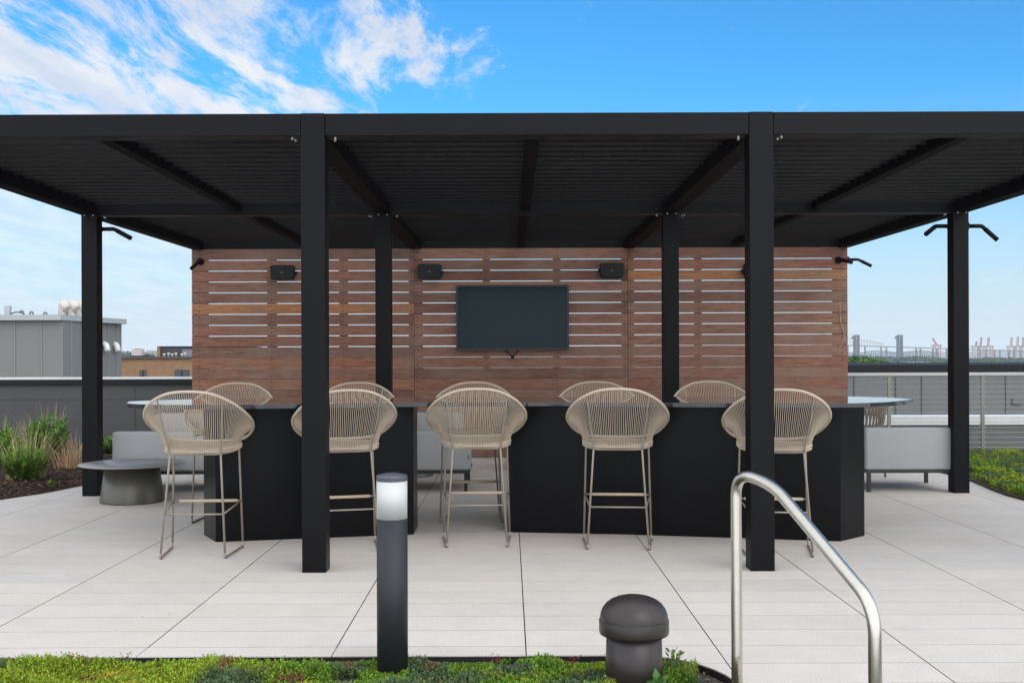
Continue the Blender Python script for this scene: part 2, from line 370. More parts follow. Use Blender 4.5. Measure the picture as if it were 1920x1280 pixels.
# black edging round the front planting
edge_pts = garden[2:]
e = MB()
for (a, b) in zip(edge_pts[:-1], edge_pts[1:]):
    d = Vector((b[0]-a[0], b[1]-a[1], 0)).normalized(); n_ = Vector((-d.y, d.x, 0))
    q = [(a[0]+n_.x*.003, a[1]+n_.y*.003), (b[0]+n_.x*.003, b[1]+n_.y*.003), (b[0]+n_.x*.009, b[1]+n_.y*.009), (a[0]+n_.x*.009, a[1]+n_.y*.009)]
    e.prism(q, -.18, -.004)
tag(e.build('metal_edging', M_edge), 'black metal edging strip round the front sedum bed', 'edging')
def ground_grid(name, poly_fn, x0, x1, y0, y1, st_, zf, m, kind='structure'):
    nx = int((x1-x0)/st_)+1; ny = int((y1-y0)/st_)+1; xs = np.linspace(x0, x1, nx); ys = np.linspace(y0, y1, ny)
    V = [(x, y, zf(x, y)) for y in ys for x in xs]; Q = []
    for j in range(ny-1):
        for i in range(nx-1):
            cx_, cy_ = (xs[i]+xs[i+1])/2, (ys[j]+ys[j+1])/2
            if poly_fn(cx_, cy_): Q.append((j*nx+i, j*nx+i+1, (j+1)*nx+i+1, (j+1)*nx+i))
    o = np_obj(name, V, Q, m, smooth=True); tag(o, kind=kind); return o
def in_garden(x, y, mrg=0):
    if y > GY-mrg or x > .975-mrg: return False
    if x > .58 and y > GY-.52: return ((x-.58)/(.40-mrg))**2+((y-GY+.52)/(.52-mrg))**2 < 1
    return y > 2.9
def bumpy(x, y, s=1.): return .5*math.sin(7.1*x*s+2.3*y*s)+.5*math.sin(5.3*y*s-3.7*x*s+1.1)
ground_grid('planting_soil', lambda x, y: in_garden(x, y, -.01), -3.4, 1.0, 3.6, 5.13, .045, lambda x, y: -.045+.012*bumpy(x, y), M_soil)

# ------------------------------------------------------------------ leaf helpers (numpy)
def leaves(base, dirs, length, width, cols, bend=.3, up=None):
    """diamond leaves folded once: base (N,3), dirs (N,3) unit; returns V,Q,C"""
    N_ = len(base); upv = np.tile(np.array([0, 0, 1.]), (N_, 1)) if up is None else up
    side_ = np.cross(dirs, upv+rng.normal(0, .25, (N_, 3))); side_ /= np.linalg.norm(side_, axis=1, keepdims=True)+1e-9
    nrm = np.cross(side_, dirs)
    l = length[:, None]; wd = width[:, None]
    mid = base+dirs*l*.5+nrm*l*bend*.25
    tip = base+dirs*l-nrm*l*bend*.1
    V = np.stack([base, mid+side_*wd*.5, tip, mid-side_*wd*.5], 1).reshape(-1, 3)
    Q = np.arange(4*N_).reshape(N_, 4); C = np.repeat(np.c_[cols, np.ones(N_)], 4, 0)
    return V, Q, C
def blades(base, lean, h, wd, cols, seg=4, curve=1.6):
    """grass blades: base (N,3), lean (N,2) horizontal reach, height h"""
    N_ = len(base); vs = []
    ln = np.linalg.norm(lean, axis=1, keepdims=True)+1e-6; sd_ = np.c_[-lean[:, 1:2]/ln, lean[:, 0:1]/ln, np.zeros(N_)]
    tw = rng.uniform(-1, 1, (N_, 1)); sd_[:, :2] = sd_[:, :2]*(1-np.abs(tw)*.3)+tw*.5*lean/ln
    for k in range(seg+1):
        t = k/seg; c = base+np.c_[lean*(t**curve), h*(t-.18*t**3*(ln[:, 0]/(h+1e-6)))]
        ww = (wd*(1-t**2.2)+.0004)[:, None]*.5
        vs.append(c-sd_*ww); vs.append(c+sd_*ww)
    V = np.stack(vs, 1).reshape(-1, 3); Q = []
    off = (np.arange(N_)*2*(seg+1))[:, None]
    for k in range(seg): Q.append(off+np.array([[2*k, 2*k+1, 2*k+3, 2*k+2]]))
    Q = np.stack(Q, 1).reshape(-1, 4); C = np.repeat(np.c_[cols, np.ones(N_)], 2*(seg+1), 0)
    return V, Q, C
def cat(parts):
    V, Q, C = [], [], []; o_ = 0
    for v, q, c in parts: V.append(v); Q.append(q+o_); C.append(c); o_ += len(v)
    return np.concatenate(V), np.concatenate(Q), np.concatenate(C)
def vnoise(x, y, s, seed=0):                 # smooth value noise
    r_ = np.random.default_rng(seed).random((64, 64)); x = x*s+100; y = y*s+100
    xi = np.floor(x).astype(int); yi = np.floor(y).astype(int); fx = x-xi; fy = y-yi; fx = fx*fx*(3-2*fx); fy = fy*fy*(3-2*fy)
    g = lambda a, b: r_[a % 64, b % 64]
    return (g(xi, yi)*(1-fx)+g(xi+1, yi)*fx)*(1-fy)+(g(xi, yi+1)*(1-fx)+g(xi+1, yi+1)*fx)*fy
def sedum(name, label, xs, ys, z0, hgt, per, size, palette_seed=3, mode='front'):
    n_ = len(xs); a1 = vnoise(xs, ys, 2.3, palette_seed); a2 = vnoise(xs, ys, 5.5, palette_seed+1); a3 = vnoise(xs, ys, 11, palette_seed+2)
    mound = .55+.9*vnoise(xs, ys, 6.5, palette_seed+5)
    H = hgt*mound*rng.uniform(.6, 1.15, n_)
    lime = np.array([.29, .385, .032]); green = np.array([.15, .27, .028]); dark = np.array([.105, .165, .07]); red = np.array([.24, .09, .06]); yel = np.array([.44, .36, .03])
    a1 = .6*a1+.4*vnoise(xs, ys, 9.5, palette_seed+9); t = np.clip((a1-.53)*5+.5, 0, 1)[:, None]; col = lime*t+green*(1-t)
    t = np.clip((a2-.56)*7, 0, 1)[:, None]; col = col*(1-t)+dark*t
    t = np.clip((a3-.80)*7, 0, 1)[:, None]*.8; col = col*(1-t)+red*t
    t = np.clip((vnoise(xs, ys, 8, palette_seed+7)-.82)*8, 0, 1)[:, None]*(.8 if mode == 'front' else 1); col = col*(1-t)+yel*t
    K = per; base = np.repeat(np.c_[xs, ys, np.full(n_, z0) if np.isscalar(z0) else z0], K, 0); Hk = np.repeat(H, K)
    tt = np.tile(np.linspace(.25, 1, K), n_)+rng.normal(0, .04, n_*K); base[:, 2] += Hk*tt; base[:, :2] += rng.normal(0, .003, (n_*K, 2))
    ang = rng.uniform(0, 2*math.pi, n_*K); el_ = rng.uniform(.1, 1.2, n_*K)+tt*.3
    d = np.c_[np.cos(ang)*np.cos(el_), np.sin(ang)*np.cos(el_), np.sin(el_)]
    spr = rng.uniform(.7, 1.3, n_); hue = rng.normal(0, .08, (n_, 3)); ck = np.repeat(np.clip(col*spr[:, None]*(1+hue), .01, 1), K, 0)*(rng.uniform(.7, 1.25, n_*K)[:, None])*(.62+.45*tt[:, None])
    V, Q, C = leaves(base, d, size*rng.uniform(.7, 1.3, n_*K), size*.42*rng.uniform(.8, 1.2, n_*K), ck)
    return np_obj(name, V, Q, M_leaf, cols=C)
n_ = 26000
xs = rng.uniform(-3.0, .97, n_); ys = rng.uniform(4.2, GY, n_)
k_ = np.array([in_garden(a, b, .012) for a, b in zip(xs, ys)])
bare = vnoise(xs, ys, 4.2, 21)+.35*np.clip((ys-(GY-.10))/.10, 0, 1)*vnoise(xs, ys, 7, 5); k_ &= bare < .70
xs, ys = xs[k_], ys[k_]
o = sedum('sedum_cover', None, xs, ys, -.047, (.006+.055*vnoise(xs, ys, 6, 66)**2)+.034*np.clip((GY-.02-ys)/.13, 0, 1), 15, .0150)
tag(o, 'low mat of lime and dark green sedum filling the front bed', 'ground cover', kind='stuff')

n_ = 5000; x_ = rng.uniform(-3.0, .95, n_); y_ = rng.uniform(4.3, GY-.01, n_); k_ = np.array([in_garden(a, b, .015) for a, b in zip(x_, y_)]); x_, y_ = x_[k_], y_[k_]; n_ = len(x_)
a_ = rng.uniform(0, 6.28, n_); d_ = np.c_[np.cos(a_), np.sin(a_), rng.normal(.1, .3, n_)]; d_ /= np.linalg.norm(d_, axis=1, keepdims=True)
V, Q, C = leaves(np.c_[x_, y_, np.full(n_, -.036)+rng.uniform(0, .012, n_)], d_, rng.uniform(.008, .028, n_), rng.uniform(.004, .012, n_), rng.uniform(.5, 2.2, (n_, 1))*np.array([.13, .085, .06]), .2)
tag(np_obj('plant_litter', V, Q, M_chip, cols=C), 'dry brown litter and gravel between the sedum of the front bed', 'litter', kind='stuff')
# red sprigs and loose crumbs
V, Q, C = [], [], []
ps = []
for (cx_, cy_, hh) in ((-.06, 5.07, .05), (.47, 5.05, .065), (.50, 5.08, .05), (-1.28, 5.02, .04), (.30, 5.06, .04), (-2.05, 5.0, .04)):
    m_ = 46; a_ = rng.uniform(0, 6.28, m_); e_ = rng.uniform(.2, 1.3, m_); d_ = np.c_[np.cos(a_)*np.cos(e_), np.sin(a_)*np.cos(e_), np.sin(e_)]
    b_ = np.c_[rng.normal(cx_, .012, m_), rng.normal(cy_, .01, m_), -.04+hh*rng.uniform(.3, 1.2, m_)]; ps.append(leaves(b_, d_, rng.uniform(.008, .014, m_), rng.uniform(.005, .008, m_), np.array([.30, .07, .06])*rng.uniform(.6, 1.3, (m_, 1)), .3))
V, Q, C = cat(ps); tag(np_obj('red_sedum', V, Q, M_leaf, cols=C), 'scattered red sedum sprigs along the back of the front bed', 'ground cover', kind='stuff')
n_ = 70; x_ = rng.uniform(-3.5, 4, n_); y_ = rng.uniform(5.15, 9, n_); a_ = rng.uniform(0, 6.28, n_); d_ = np.c_[np.cos(a_), np.sin(a_), np.full(n_, .03)]
V, Q, C = leaves(np.c_[x_, y_, np.full(n_, .0025)], d_, rng.uniform(.006, .03, n_)*rng.random(n_)+.006, rng.uniform(.003, .007, n_), np.array([.16, .12, .08])*rng.uniform(.4, 1.6, (n_, 1)), .1)
tag(np_obj('crumbs', V, Q, M_chip, cols=C), 'tiny dry leaf crumbs blown over the pale paving', 'litter', kind='stuff')

# ------------------------------------------------------------------ pergola
Y1, Y2, Y3 = 7.086, 11.03, 14.94; PW = .156
ZB, ZT = 2.831, 2.974; DZ3 = .028
PXS = [-4.232, -1.267, 1.642, 4.567]
perg = empty('pergola', (0, Y1, 0))
tag(perg, 'large black metal pergola with open louvered roof over the bar and lounge', 'pergola')
perg.location = (0, 0, 0)
def zoff(y): return max(0, (y-Y2)/(Y3-Y2))*DZ3
for r_, Y in enumerate((Y1, Y2, Y3+.06)):
    for i, X in enumerate(PXS):
        # the post tops stand 2 mm proud of the beams
        MB().box(X-PW/2, X+PW/2, Y, Y+PW, 0, ZT+zoff(Y)+.002).build('post', M_black, perg, bevel=.003)
BD = .15
M_rafter = mat('rafter_coat', (.0045, .0045, .0055), .65, 0, .06)
for r_, Y in enumerate((Y1, Y2, Y3)):
    z = zoff(Y); yb = Y+.003 if r_ < 2 else Y-.02
    for i in range(3):
        MB().box(PXS[i]+PW/2+.003, PXS[i+1]-PW/2-.003, yb, yb+BD, ZB+z, ZT+z).build('cross_beam', M_black, perg, bevel=.003)
for i, X in enumerate(PXS):
    for (ya, yb) in ((Y1+PW+.002, Y2-.002), (Y2+PW+.002, Y3-.022)):
        za, zb = zoff(ya), zoff(yb); h = (ZT-ZB)
        MB().bar((X, ya, (ZB+ZT)/2+za), (X, yb, (ZB+ZT)/2+zb), BD, h-.002).build('side_beam', M_rafter, perg, bevel=.003)
RX = [-2.748, .170, 3.105]; RWD = .094
for X in RX:
    for (ya, yb) in ((Y1+BD+.005, Y2+.001), (Y2+BD+.005, Y3-.022)):
        za, zb = zoff(ya), zoff(yb)
        MB().bar((X, ya, 2.922+za), (X, yb, 2.922+zb), RWD, .1)  .build('rafter', M_rafter, perg, bevel=.002)
prof = [(0, .074), (.005, .082), (.02, .078), (.146, .022), (.160, .014), (.167, .001), (.163, -.012), (.152, -.016), (.141, -.010), (.137, .004), (.132, .014), (.012, .069)]
prof = [(a, b*.72) for a, b in prof]
spans = []
for i in range(3): spans += [(PXS[i]+.006, RX[i]-.004), (RX[i]+.004, PXS[i+1]-.006)]
for (ya, yb) in ((Y1+BD+.01, Y2-.003), (Y2+BD+.01, Y3-.03)):  # tilted blades with gaps, shaped to let sky light onto the floor below
    nb = int(round((yb-ya)/.203)); pt = (yb-ya)/nb
    for (xa, xb) in spans:
        m_ = MB()
        for k in range(nb):
            y = ya+pt*k; z = ZT-.030+zoff(y); n = len(prof)
            vs = [(xa, y+a*1.0, z+b) for a, b in prof]+[(xb, y+a*1.0, z+b) for a, b in prof]
            m_.add(vs, [tuple(range(n)), tuple(range(2*n-1, n-1, -1))]+[(i, n+i, n+(i+1) % n, (i+1) % n) for i in range(n)])
        m_.build('louver_panel', M_louver, perg)
for r_, Y in enumerate((Y1, Y2, Y3)):
    z = ZB+zoff(Y)
    for i, X in enumerate(PXS):
        for s in (-1, 1):
            if (i == 0 and s < 0) or (i == 3 and s > 0): continue
            for (dx, dy_) in ((.062, .045), (.050, .10)):
                MB().tube([(X+s*(PW/2+dx), Y+dy_-(.05 if r_ == 2 else 0), z+.001), (X+s*(PW/2+dx), Y+dy_-(.05 if r_ == 2 else 0), z-.020)], .0085, 8).build('bolt', M_bolt, perg)
        if r_ == 1:
            for dx in (-.04, .045): MB().tube([(X+dx, Y-.016, z+.012), (X+dx, Y-.016, z-.010)], .009, 8).build('bolt', M_bolt, perg)

# ------------------------------------------------------------------ slatted wood screen
scr = empty('wood_screen', (0, Y3, 0)); tag(scr, 'tall reddish brown slatted timber screen behind the bar', 'screen wall')
M_screw = mat('dark_screws', (.02, .014, .012), .5)
WX = [-4.322, -1.290, 1.626, 4.628]
gz0, gp, gap = 2.717, .1477, .0092
ends = [2.868]+[gz0-gp*k for k in range(0, 19)]
tones = {}
for p in range(3):
    m_ = MB(); scl = []; xa, xb = WX[p]+(.003 if p else 0), WX[p+1]-.003
    studs = [(-4.322, -4.125), (-3.299, -3.173), (-2.315, -2.20), (-1.366, -1.29)] if p == 0 else [(-1.29, -1.207), (-.354, -.254), (.604, .710), (1.544, 1.622)] if p == 1 else [(1.626, 1.70), (2.541, 2.638), (3.49, 3.60), (4.43, 4.628)]
    for k in range(20):
        gk = lambda q_: (gap if q_ < (10, 9, 9)[p] else .0048 if q_ < 14 else .0042) if not (p == 1 and q_ == 9) else .0105
        zt = ends[k]-(gk(k)/2 if k else 0)-random.uniform(0, .0012); zb = (ends[k+1]+gk(k+1)/2) if k+1 < len(ends) else .02
        g = random.random(); base = np.array([.205, .090, .058])*(.66+.62*g); gr = random.random()*.42; base = base*(1-gr)+np.array([.20, .13, .098])*gr
        if (p, k) in ((0, 5), (2, 2)): base = np.array([.33, .145, .065])
        if (p, k) in ((0, 12), (0, 10)): base = np.array([.26, .11, .06])
        m_.box(xa, xb, -.022+random.uniform(-.002, .002), 0, zb, zt, c=(*base, 1))
        for (sa, sb) in studs:
            if p != 1 and (sb-sa) > .18: sxs = (sa+.10 if p == 0 else sb-.075,)
            elif sb-sa < .09: sxs = ((sa+sb)/2,)
            else: sxs = ((sa+sb)/2,)
            for sx_ in sxs:
                for zz in (zt-.035, zb+.035): scl.append((sx_, zz))
    m_.mat2()
    for (sx_, zz) in scl: m_.tube([(sx_, -.0215, zz), (sx_, -.0262, zz)], .008, 6)
    bo = m_.build('slat_panel', (M_wood, M_screw), scr, cols=True)
    for (sa, sb) in studs:
        MB().box(sa, sb, .002, .045, .02, 2.862, c=(.2, .1, .07, 1)).build('stud', M_wood, scr, cols=True)

# television
tv = empty('television', (.052, Y3-.09, 1.92)); tag(tv, 'large flat black television mounted on the timber screen', 'television')
W2, H2 = .768, .443
fr = MB(); b_ = .026
fr.box(-W2, W2, .012, .05, -H2, H2)
fr.box(-W2, -W2+b_, -.006, .012, -H2, H2); fr.box(W2-b_, W2, -.006, .012, -H2, H2)
fr.box(-W2+b_, W2-b_, -.006, .012, H2-b_, H2); fr.box(-W2+b_, W2-b_, -.006, .012, -H2, -H2+b_)
fr.build('bezel', M_tvf, tv, bevel=.002)
MB().box(-W2+b_, W2-b_, .004, .0115, -H2+b_, H2-b_).build('screen', M_scr, tv)
br = MB(); br.box(-.2, .2, .051, .066, -.2, .2); br.build('wall_mount', M_spk, tv); br = MB(); br.tube([(-.10, .045, -H2-.005), (.0, .03, -H2-.085), (.08, .045, -H2-.005)], .008, 6)
MB().lathe([(.0, -H2-.115), (.024, -H2-.105), (.026, -H2-.07), (0, -H2-.06)], 0, .03, 12).build('cord_knob', M_spk, tv)
br.build('pull_cord', M_spk, tv)

# speakers
def speaker(X, z, label, s=1):
    t = empty('speaker', (X, Y3-.024, z)); tag(t, label, 'speaker', 'speakers on the timber screen')
    n = 8; pr = []
    hw, hh = .165, .098
    for (cx_, cz_, a0) in ((hw-.03, hh-.03, 0), (-hw+.03, hh-.03, 90), (-hw+.038, -hh+.03, 180), (hw-.038, -hh+.03, 270)):
        for k in range(5):
            a = R(a0+22.5*k); pr.append((cx_+.03*math.cos(a), cz_+.03*math.sin(a)))
    def ex(sc_, y): return [(x*sc_, y-.1*0+z_*.12*0, z_*sc_) for x, z_ in pr]
    m_ = MB(); rings = [ex(.86, -.02), ex(.97, -.05), ex(1, -.13), ex(.97, -.148), ex(.9, -.155)]; N2 = len(pr)
    vs = [v for r in rings for v in r]; fs = [(i*N2+k, (i+1)*N2+k, (i+1)*N2+(k+1) % N2, i*N2+(k+1) % N2) for i in range(len(rings)-1) for k in range(N2)]
    fs += [tuple(range(N2)), tuple(range(len(rings)*N2-1, (len(rings)-1)*N2-1, -1))]
    m_.add(vs, fs); m_.build('cabinet', M_spk, t, bevel=.002)
    MB().box(-.016, .016, -.1575, -.1555, -.006, .0).build('badge', M_spkmark, t)
    b2 = MB(); b2.box(-.04, .04, -.02, .0, -.06, .06); b2.build('wall_plate', M_spk, t); b2 = MB(); b2.tube([(s*.150, -.09, -.005), (s*.185, -.09, -.005)], .02, 10); b2.box(s*.176-.004, s*.176+.004, -.1, 0, -.02, .02)
    b2.build('bracket', M_spk, t)
speaker(-3.06, 2.54, 'black wall speaker furthest left on the timber screen, above the first gap in the slats')
speaker(-1.068, 2.545, 'black wall speaker just up and left of the television')
speaker(1.40, 2.55, 'black wall speaker just up and right of the television', -1)
speaker(3.345, 2.545, 'black wall speaker almost hidden behind the right front pergola post', -1)

# spot lamps: round plate, bent arm, cut tube head
def spot(base, d1, l1, d2, l2, label, r=.024):
    b = Vector(base); d1 = Vector(d1).normalized(); d2 = Vector(d2).normalized()
    t = empty('spot_lamp', b); tag(t, label, 'spot lamp', 'black tube spot lamps')
    MB().tube([(0, 0, 0), d1*.02], r*1.9, 16).build('mounting_plate', M_black, t)
    MB().tube(fillet([d1*.015, d1*l1, d1*l1+d2*.05], .015, 4), r*.86, 12).build('arm', M_black, t)
    MB().tube([d1*l1+d2*.045, d1*l1+d2*l2], r, 14).build('lamp_head', M_black, t)
spot((PXS[0]+PW/2, Y2+.07, 2.70), (1, 0, 0), .15, (.86, -.25, -.45), .22, 'black tube lamp on the left rear pergola post, arm pointing right')
spot((PXS[3]-PW/2, Y2+.07, 2.70), (-1, 0, 0), .15, (-.55, -.82, -.28), .42, 'black tube lamp on the right outer pergola post, arm pointing left toward the bar')
spot((PXS[3]+PW/2, Y2+.07, 2.70), (1, 0, 0), .16, (.62, -.1, -.60), .21, 'black tube lamp on the right outer pergola post, arm pointing out to the right')
spot((-4.20, Y3-.024, 2.70), (0, -1, 0), .07, (-.45, -.5, -.6), .17, 'black spot lamp at the top left corner of the timber screen', .026)
spot((4.50, Y3-.024, 2.69), (0, -1, 0), .06, (.75, -.55, -.25), .18, 'black spot lamp on the face of the timber screen near its top right corner', .026)
spot((4.632, Y3+.015, 2.70), (1, 0, 0), .15, (.8, -.1, -.42), .20, 'black tube lamp reaching out past the right end of the timber screen', .022)
cb = MB().tube(spline([P(1575, 565, 14.9), P(1576, 600, 14.9), P(1583, 625, 14.89), P(1578, 645, 14.9), P(1572, 655, 14.9)], 8), .0035, 6)
tag(cb.build('cable', M_cable), 'thin white cable dangling at the right end of the timber screen', 'cable')

# ------------------------------------------------------------------ bar counter
bar = empty('bar_counter', (.13, 8.6, 0)); tag(bar, 'long black bar counter with polished top tapering to a point at each end', 'bar counter')
bar.location = (0, 0, 0)
front = [(-3.0, 8.62), (-2.88, 8.28), (-2.62, 8.07), (-2.3, 8.005), (-1.95, 8.0), (-1.53, 8.07), (-.87, 8.22), (.13, 8.285), (.8, 8.17), (1.156, 8.09), (1.55, 7.98), (2.0, 7.91), (2.34, 7.88), (2.58, 7.93), (2.83, 8.12), (3.15, 8.52)]
back = [(3.15, 8.60), (3.08, 8.92), (2.85, 9.17), (2.5, 9.28), (1.2, 9.30), (.13, 9.28), (-1.0, 9.28), (-2.2, 9.2), (-2.75, 9.0), (-3.0, 8.70)]
tp = [(p.x, p.y) for p in spline([(x, y, 0) for x, y in front], 5)]+[(p.x, p.y) for p in spline([(x, y, 0) for x, y in back], 4)]
MB().prism(tp, 1.018, 1.05).build('countertop', M_stone, bar, bevel=.002)
MB().prism([(-2.222, 8.273), (-.753, 8.595), (-.753, 8.98), (-2.2, 8.90), (-2.406, 8.61)], 0, 1.0175).build('bar_base', M_barblk, bar, bevel=.003)
MB().prism([(-.014, 8.687), (.9, 8.56), (2.486, 8.205), (2.749, 8.461), (2.5, 8.88), (-.014, 9.02)], 0, 1.0175).build('bar_base', M_barblk, bar, bevel=.003)
MB().box(1.33, 1.62, 8.30, 8.34, 1.003, 1.017).build('power_outlet', M_pad, bar)

# ------------------------------------------------------------------ bar stools
RIMC = [(0, -.355, 1.163), (.15, -.343, 1.147), (.28, -.275, 1.083), (.352, -.15, 1.005), (.372, .0, .935), (.345, .13, .868), (.285, .225, .812), (.20, .268, .786), (0, .275, .780)]
rim_pts = RIMC+[(-x, y, z) for x, y, z in RIMC[-2:0:-1]]
BASC = [(0, -.150, .737), (.12, -.146, .737), (.19, -.115, .738), (.235, -.02, .742), (.25, .10, .748), (.245, .20, .754), (.19, .255, .76), (0, .262, .762)]
bas_pts = BASC+[(-x, y, z) for x, y, z in BASC[-2:0:-1]]
def resample(pts, n):
    d = [0]
    m = len(pts)
    for i in range(m): d.append(d[-1]+(pts[(i+1) % m]-pts[i]).length)
    out = []; j = 0
    for k in range(n):
        t = d[-1]*k/n
        while d[j+1] < t: j += 1
        f = (t-d[j])/(d[j+1]-d[j]); out.append(pts[j].lerp(pts[(j+1) % m], f))
    return out
def make_stool():
    s = empty('bar_stool')
    rim = spline(rim_pts, 6, True); bas = spline(bas_pts, 6, True)
    MB().tube(rim, .0102, 10, True).build('rim', M_cord, s)
    def half_arc(pts, yend, n):            # right half from the back centre forwards
        h = [p for p in pts if p.x >= -1e-6]; i0 = min(range(len(pts)), key=lambda i: abs(pts[i].x)+(9 if pts[i].y > 0 else 0))
        seq = []; i = i0
        while True:
            seq.append(pts[i % len(pts)])
            if seq[-1].y >= yend and len(seq) > 3: break
            i += 1
        d = [0]
        for p, q in zip(seq[:-1], seq[1:]): d.append(d[-1]+(q-p).length)
        out = []; j = 0
        for k in range(n):
            t = d[-1]*k/(n-1)
            while j < len(d)-2 and d[j+1] < t: j += 1
            f = (t-d[j])/(d[j+1]-d[j]); out.append(seq[j].lerp(seq[j+1], min(f, 1)))
        return out
    NC = 50; c = MB(); ra = half_arc(rim, .075, NC); ba = half_arc(bas, .235, NC); bd = MB()
    for i in range(NC):
        a, b = ra[i], ba[i]; jit = random.uniform(-.0012, .0012); rr = .0024
        for sx in ((-1, 1) if i else (1,)):
            f = lambda p: Vector((p.x*sx, p.y, p.z))
            mid = a.lerp(b, .5); out = Vector((mid.x, mid.y-.05, 0)).normalized()
            w_ = .003-.022*(a.x/.37)**2; q = [a, a.lerp(b, .35)+out*w_*.8, a.lerp(b, .7)+out*w_+Vector((jit, 0, 0)), b]
            c.tube([f(p) for p in q], rr, 5, caps=False)
            ob = Vector((b.x, b.y-.05, 0)).normalized()
            bd.tube([f(b+ob*.002+Vector((0, 0, .036))), f(b+ob*.012+Vector((0, 0, .012))), f(b+ob*.009+Vector((0, 0, -.012))), f(b-ob*.008+Vector((0, 0, -.019)))], .0036, 5, caps=False)
    c.build('cord_shell', M_cord, s)
    bd.tube(bas, .009, 8, True); bd.build('seat_band', M_cord, s)
    # woven seat: cords from back to front, slightly dished
    se = MB(); base_y0, base_y1 = -.14, .262
    for k in range(84):
        x = -.243+.486*k/83; f = 1-abs(x/.26)**3
        ya = -.148*f**.5 if f > 0 else 0; yb = .15+.115*f**.5
        pts = []
        for j in range(6):
            t = j/5; y = ya+(yb-ya)*t; pts.append((x, y, .752+.016*t-.035*math.sin(math.pi*t)*f))
        se.tube(pts, .0026, 4, caps=False)
    se.build('seat', M_cord, s)
    feet = {}
    for sx in (-1, 1):
        nt_, nf = Vector((sx*.176, -.145, .722)), Vector((sx*.2225, -.235, 0))
        ft_, ff = Vector((sx*.236, .205, .735)), Vector((sx*.256, .235, 0))
        feet[sx] = (nt_, nf, ft_, ff)
        MB().tube(fillet([nt_+Vector((0, .03, .0)), nt_+Vector((0, -.004, -.012)), nf.lerp(nt_, .055)], .02), .0078, 10).build('leg', M_frame, s)
        MB().tube(fillet([ft_+Vector((-sx*.02, -.02, .008)), ft_+Vector((0, 0, -.012)), ff.lerp(ft_, .055)], .02), .0078, 10).build('leg', M_frame, s)
        MB().tube(fillet([nf.lerp(nt_, .056), nf+Vector((0, .004, .009)), ff+Vector((0, -.004, .009)), ff.lerp(ft_, .056)], .025), .0078, 10).build('runner', M_frame, s)
        for q_ in (nf+Vector((0, .022, 0)), ff+Vector((0, -.022, 0))): MB().tube([q_+Vector((0, 0, .006)), q_], .010, 10).build('foot_pad', M_pad, s)
        # back strut from the leg up to the rim, outside the cords
        top = min(rim, key=lambda p: abs(p.x-sx*.225)+(10 if p.y > 0 else 0))
        MB().tube(spline([nt_, Vector((sx*.185, -.185, .80)), Vector((sx*.205, -.25, .95)), top], 5), .0055, 8).build('back_strut', M_frame, s)
        MB().tube([nt_, Vector((sx*.19, -.10, .725)), Vector((sx*.24, .08, .732)), ft_], .0065, 8).build('seat_rail', M_frame, s)
    MB().tube(spline([feet[-1][0], Vector((-.12, -.135, .716)), Vector((.12, -.135, .716)), feet[1][0]], 5), .0065, 8).build('seat_rail', M_frame, s)
    def at(a, b, z): t = (z-b.z)/(a.z-b.z); return b.lerp(a, t)
    zn, zf_ = .305, .345
    nl, nr = at(feet[-1][0], feet[-1][1], zn), at(feet[1][0], feet[1][1], zn); fl, fr_ = at(feet[-1][2], feet[-1][3], zf_), at(feet[1][2], feet[1][3], zf_)
    for a, b in ((nl, nr), (nl, fl), (nr, fr_)): MB().tube([a, b], .0062, 8).build('stretcher', M_frame, s)
    fo = MB().tube([fl, fr_], .0068, 8).build('footrest', M_frame, s)
    MB().tube([fl.lerp(fr_, .09), fl.lerp(fr_, .94)], .0115, 12).build('sleeve', M_sleeve, fo)
    return s
proto = make_stool()
def copy_tree(o, parent=None):
    c = o.copy(); COL.objects.link(c); c.parent = parent
    for ch in [x for x in o.children]: copy_tree(ch, c)
    return c
stools = [  # near row, backs to the viewer
    (-2.207, 7.81, 3, 'near beige bar stool at the left end, the side table showing past its legs'),
    (-1.206, 8.0, 15, 'near beige bar stool partly hidden by the left front pergola post'),
    (-.245, 8.22, 2, 'near beige bar stool at the open gap between the two black bar bases'),
    (.803, 8.10, -5, 'near beige bar stool fully in view before the right bar base'),
    (1.905, 7.81, -7, 'near beige bar stool partly hidden by the right front pergola post'),
    # far row, facing the viewer
    (-2.42, 9.44, 181, 'bar stool behind the left end of the counter, only its beige rim showing'),
    (-1.345, 9.42, 180, 'bar stool behind the counter, its rim just right of the left front post'),
    (-.316, 9.40, 178, 'bar stool behind the counter directly below the left edge of the television'),
    (.775, 9.40, 180, 'bar stool behind the counter directly below the right edge of the television'),
    (1.785, 9.42, 179, 'bar stool behind the counter, just left of the right front pergola post'),
]
for k, (x, y, a, lb) in enumerate(stools):
    s = proto if k == 0 else copy_tree(proto)
    s.location = (x, y, 0); s.rotation_euler = (0, 0, R(a))
    tag(s, lb, 'bar stool', 'beige cord bar stools round the bar')

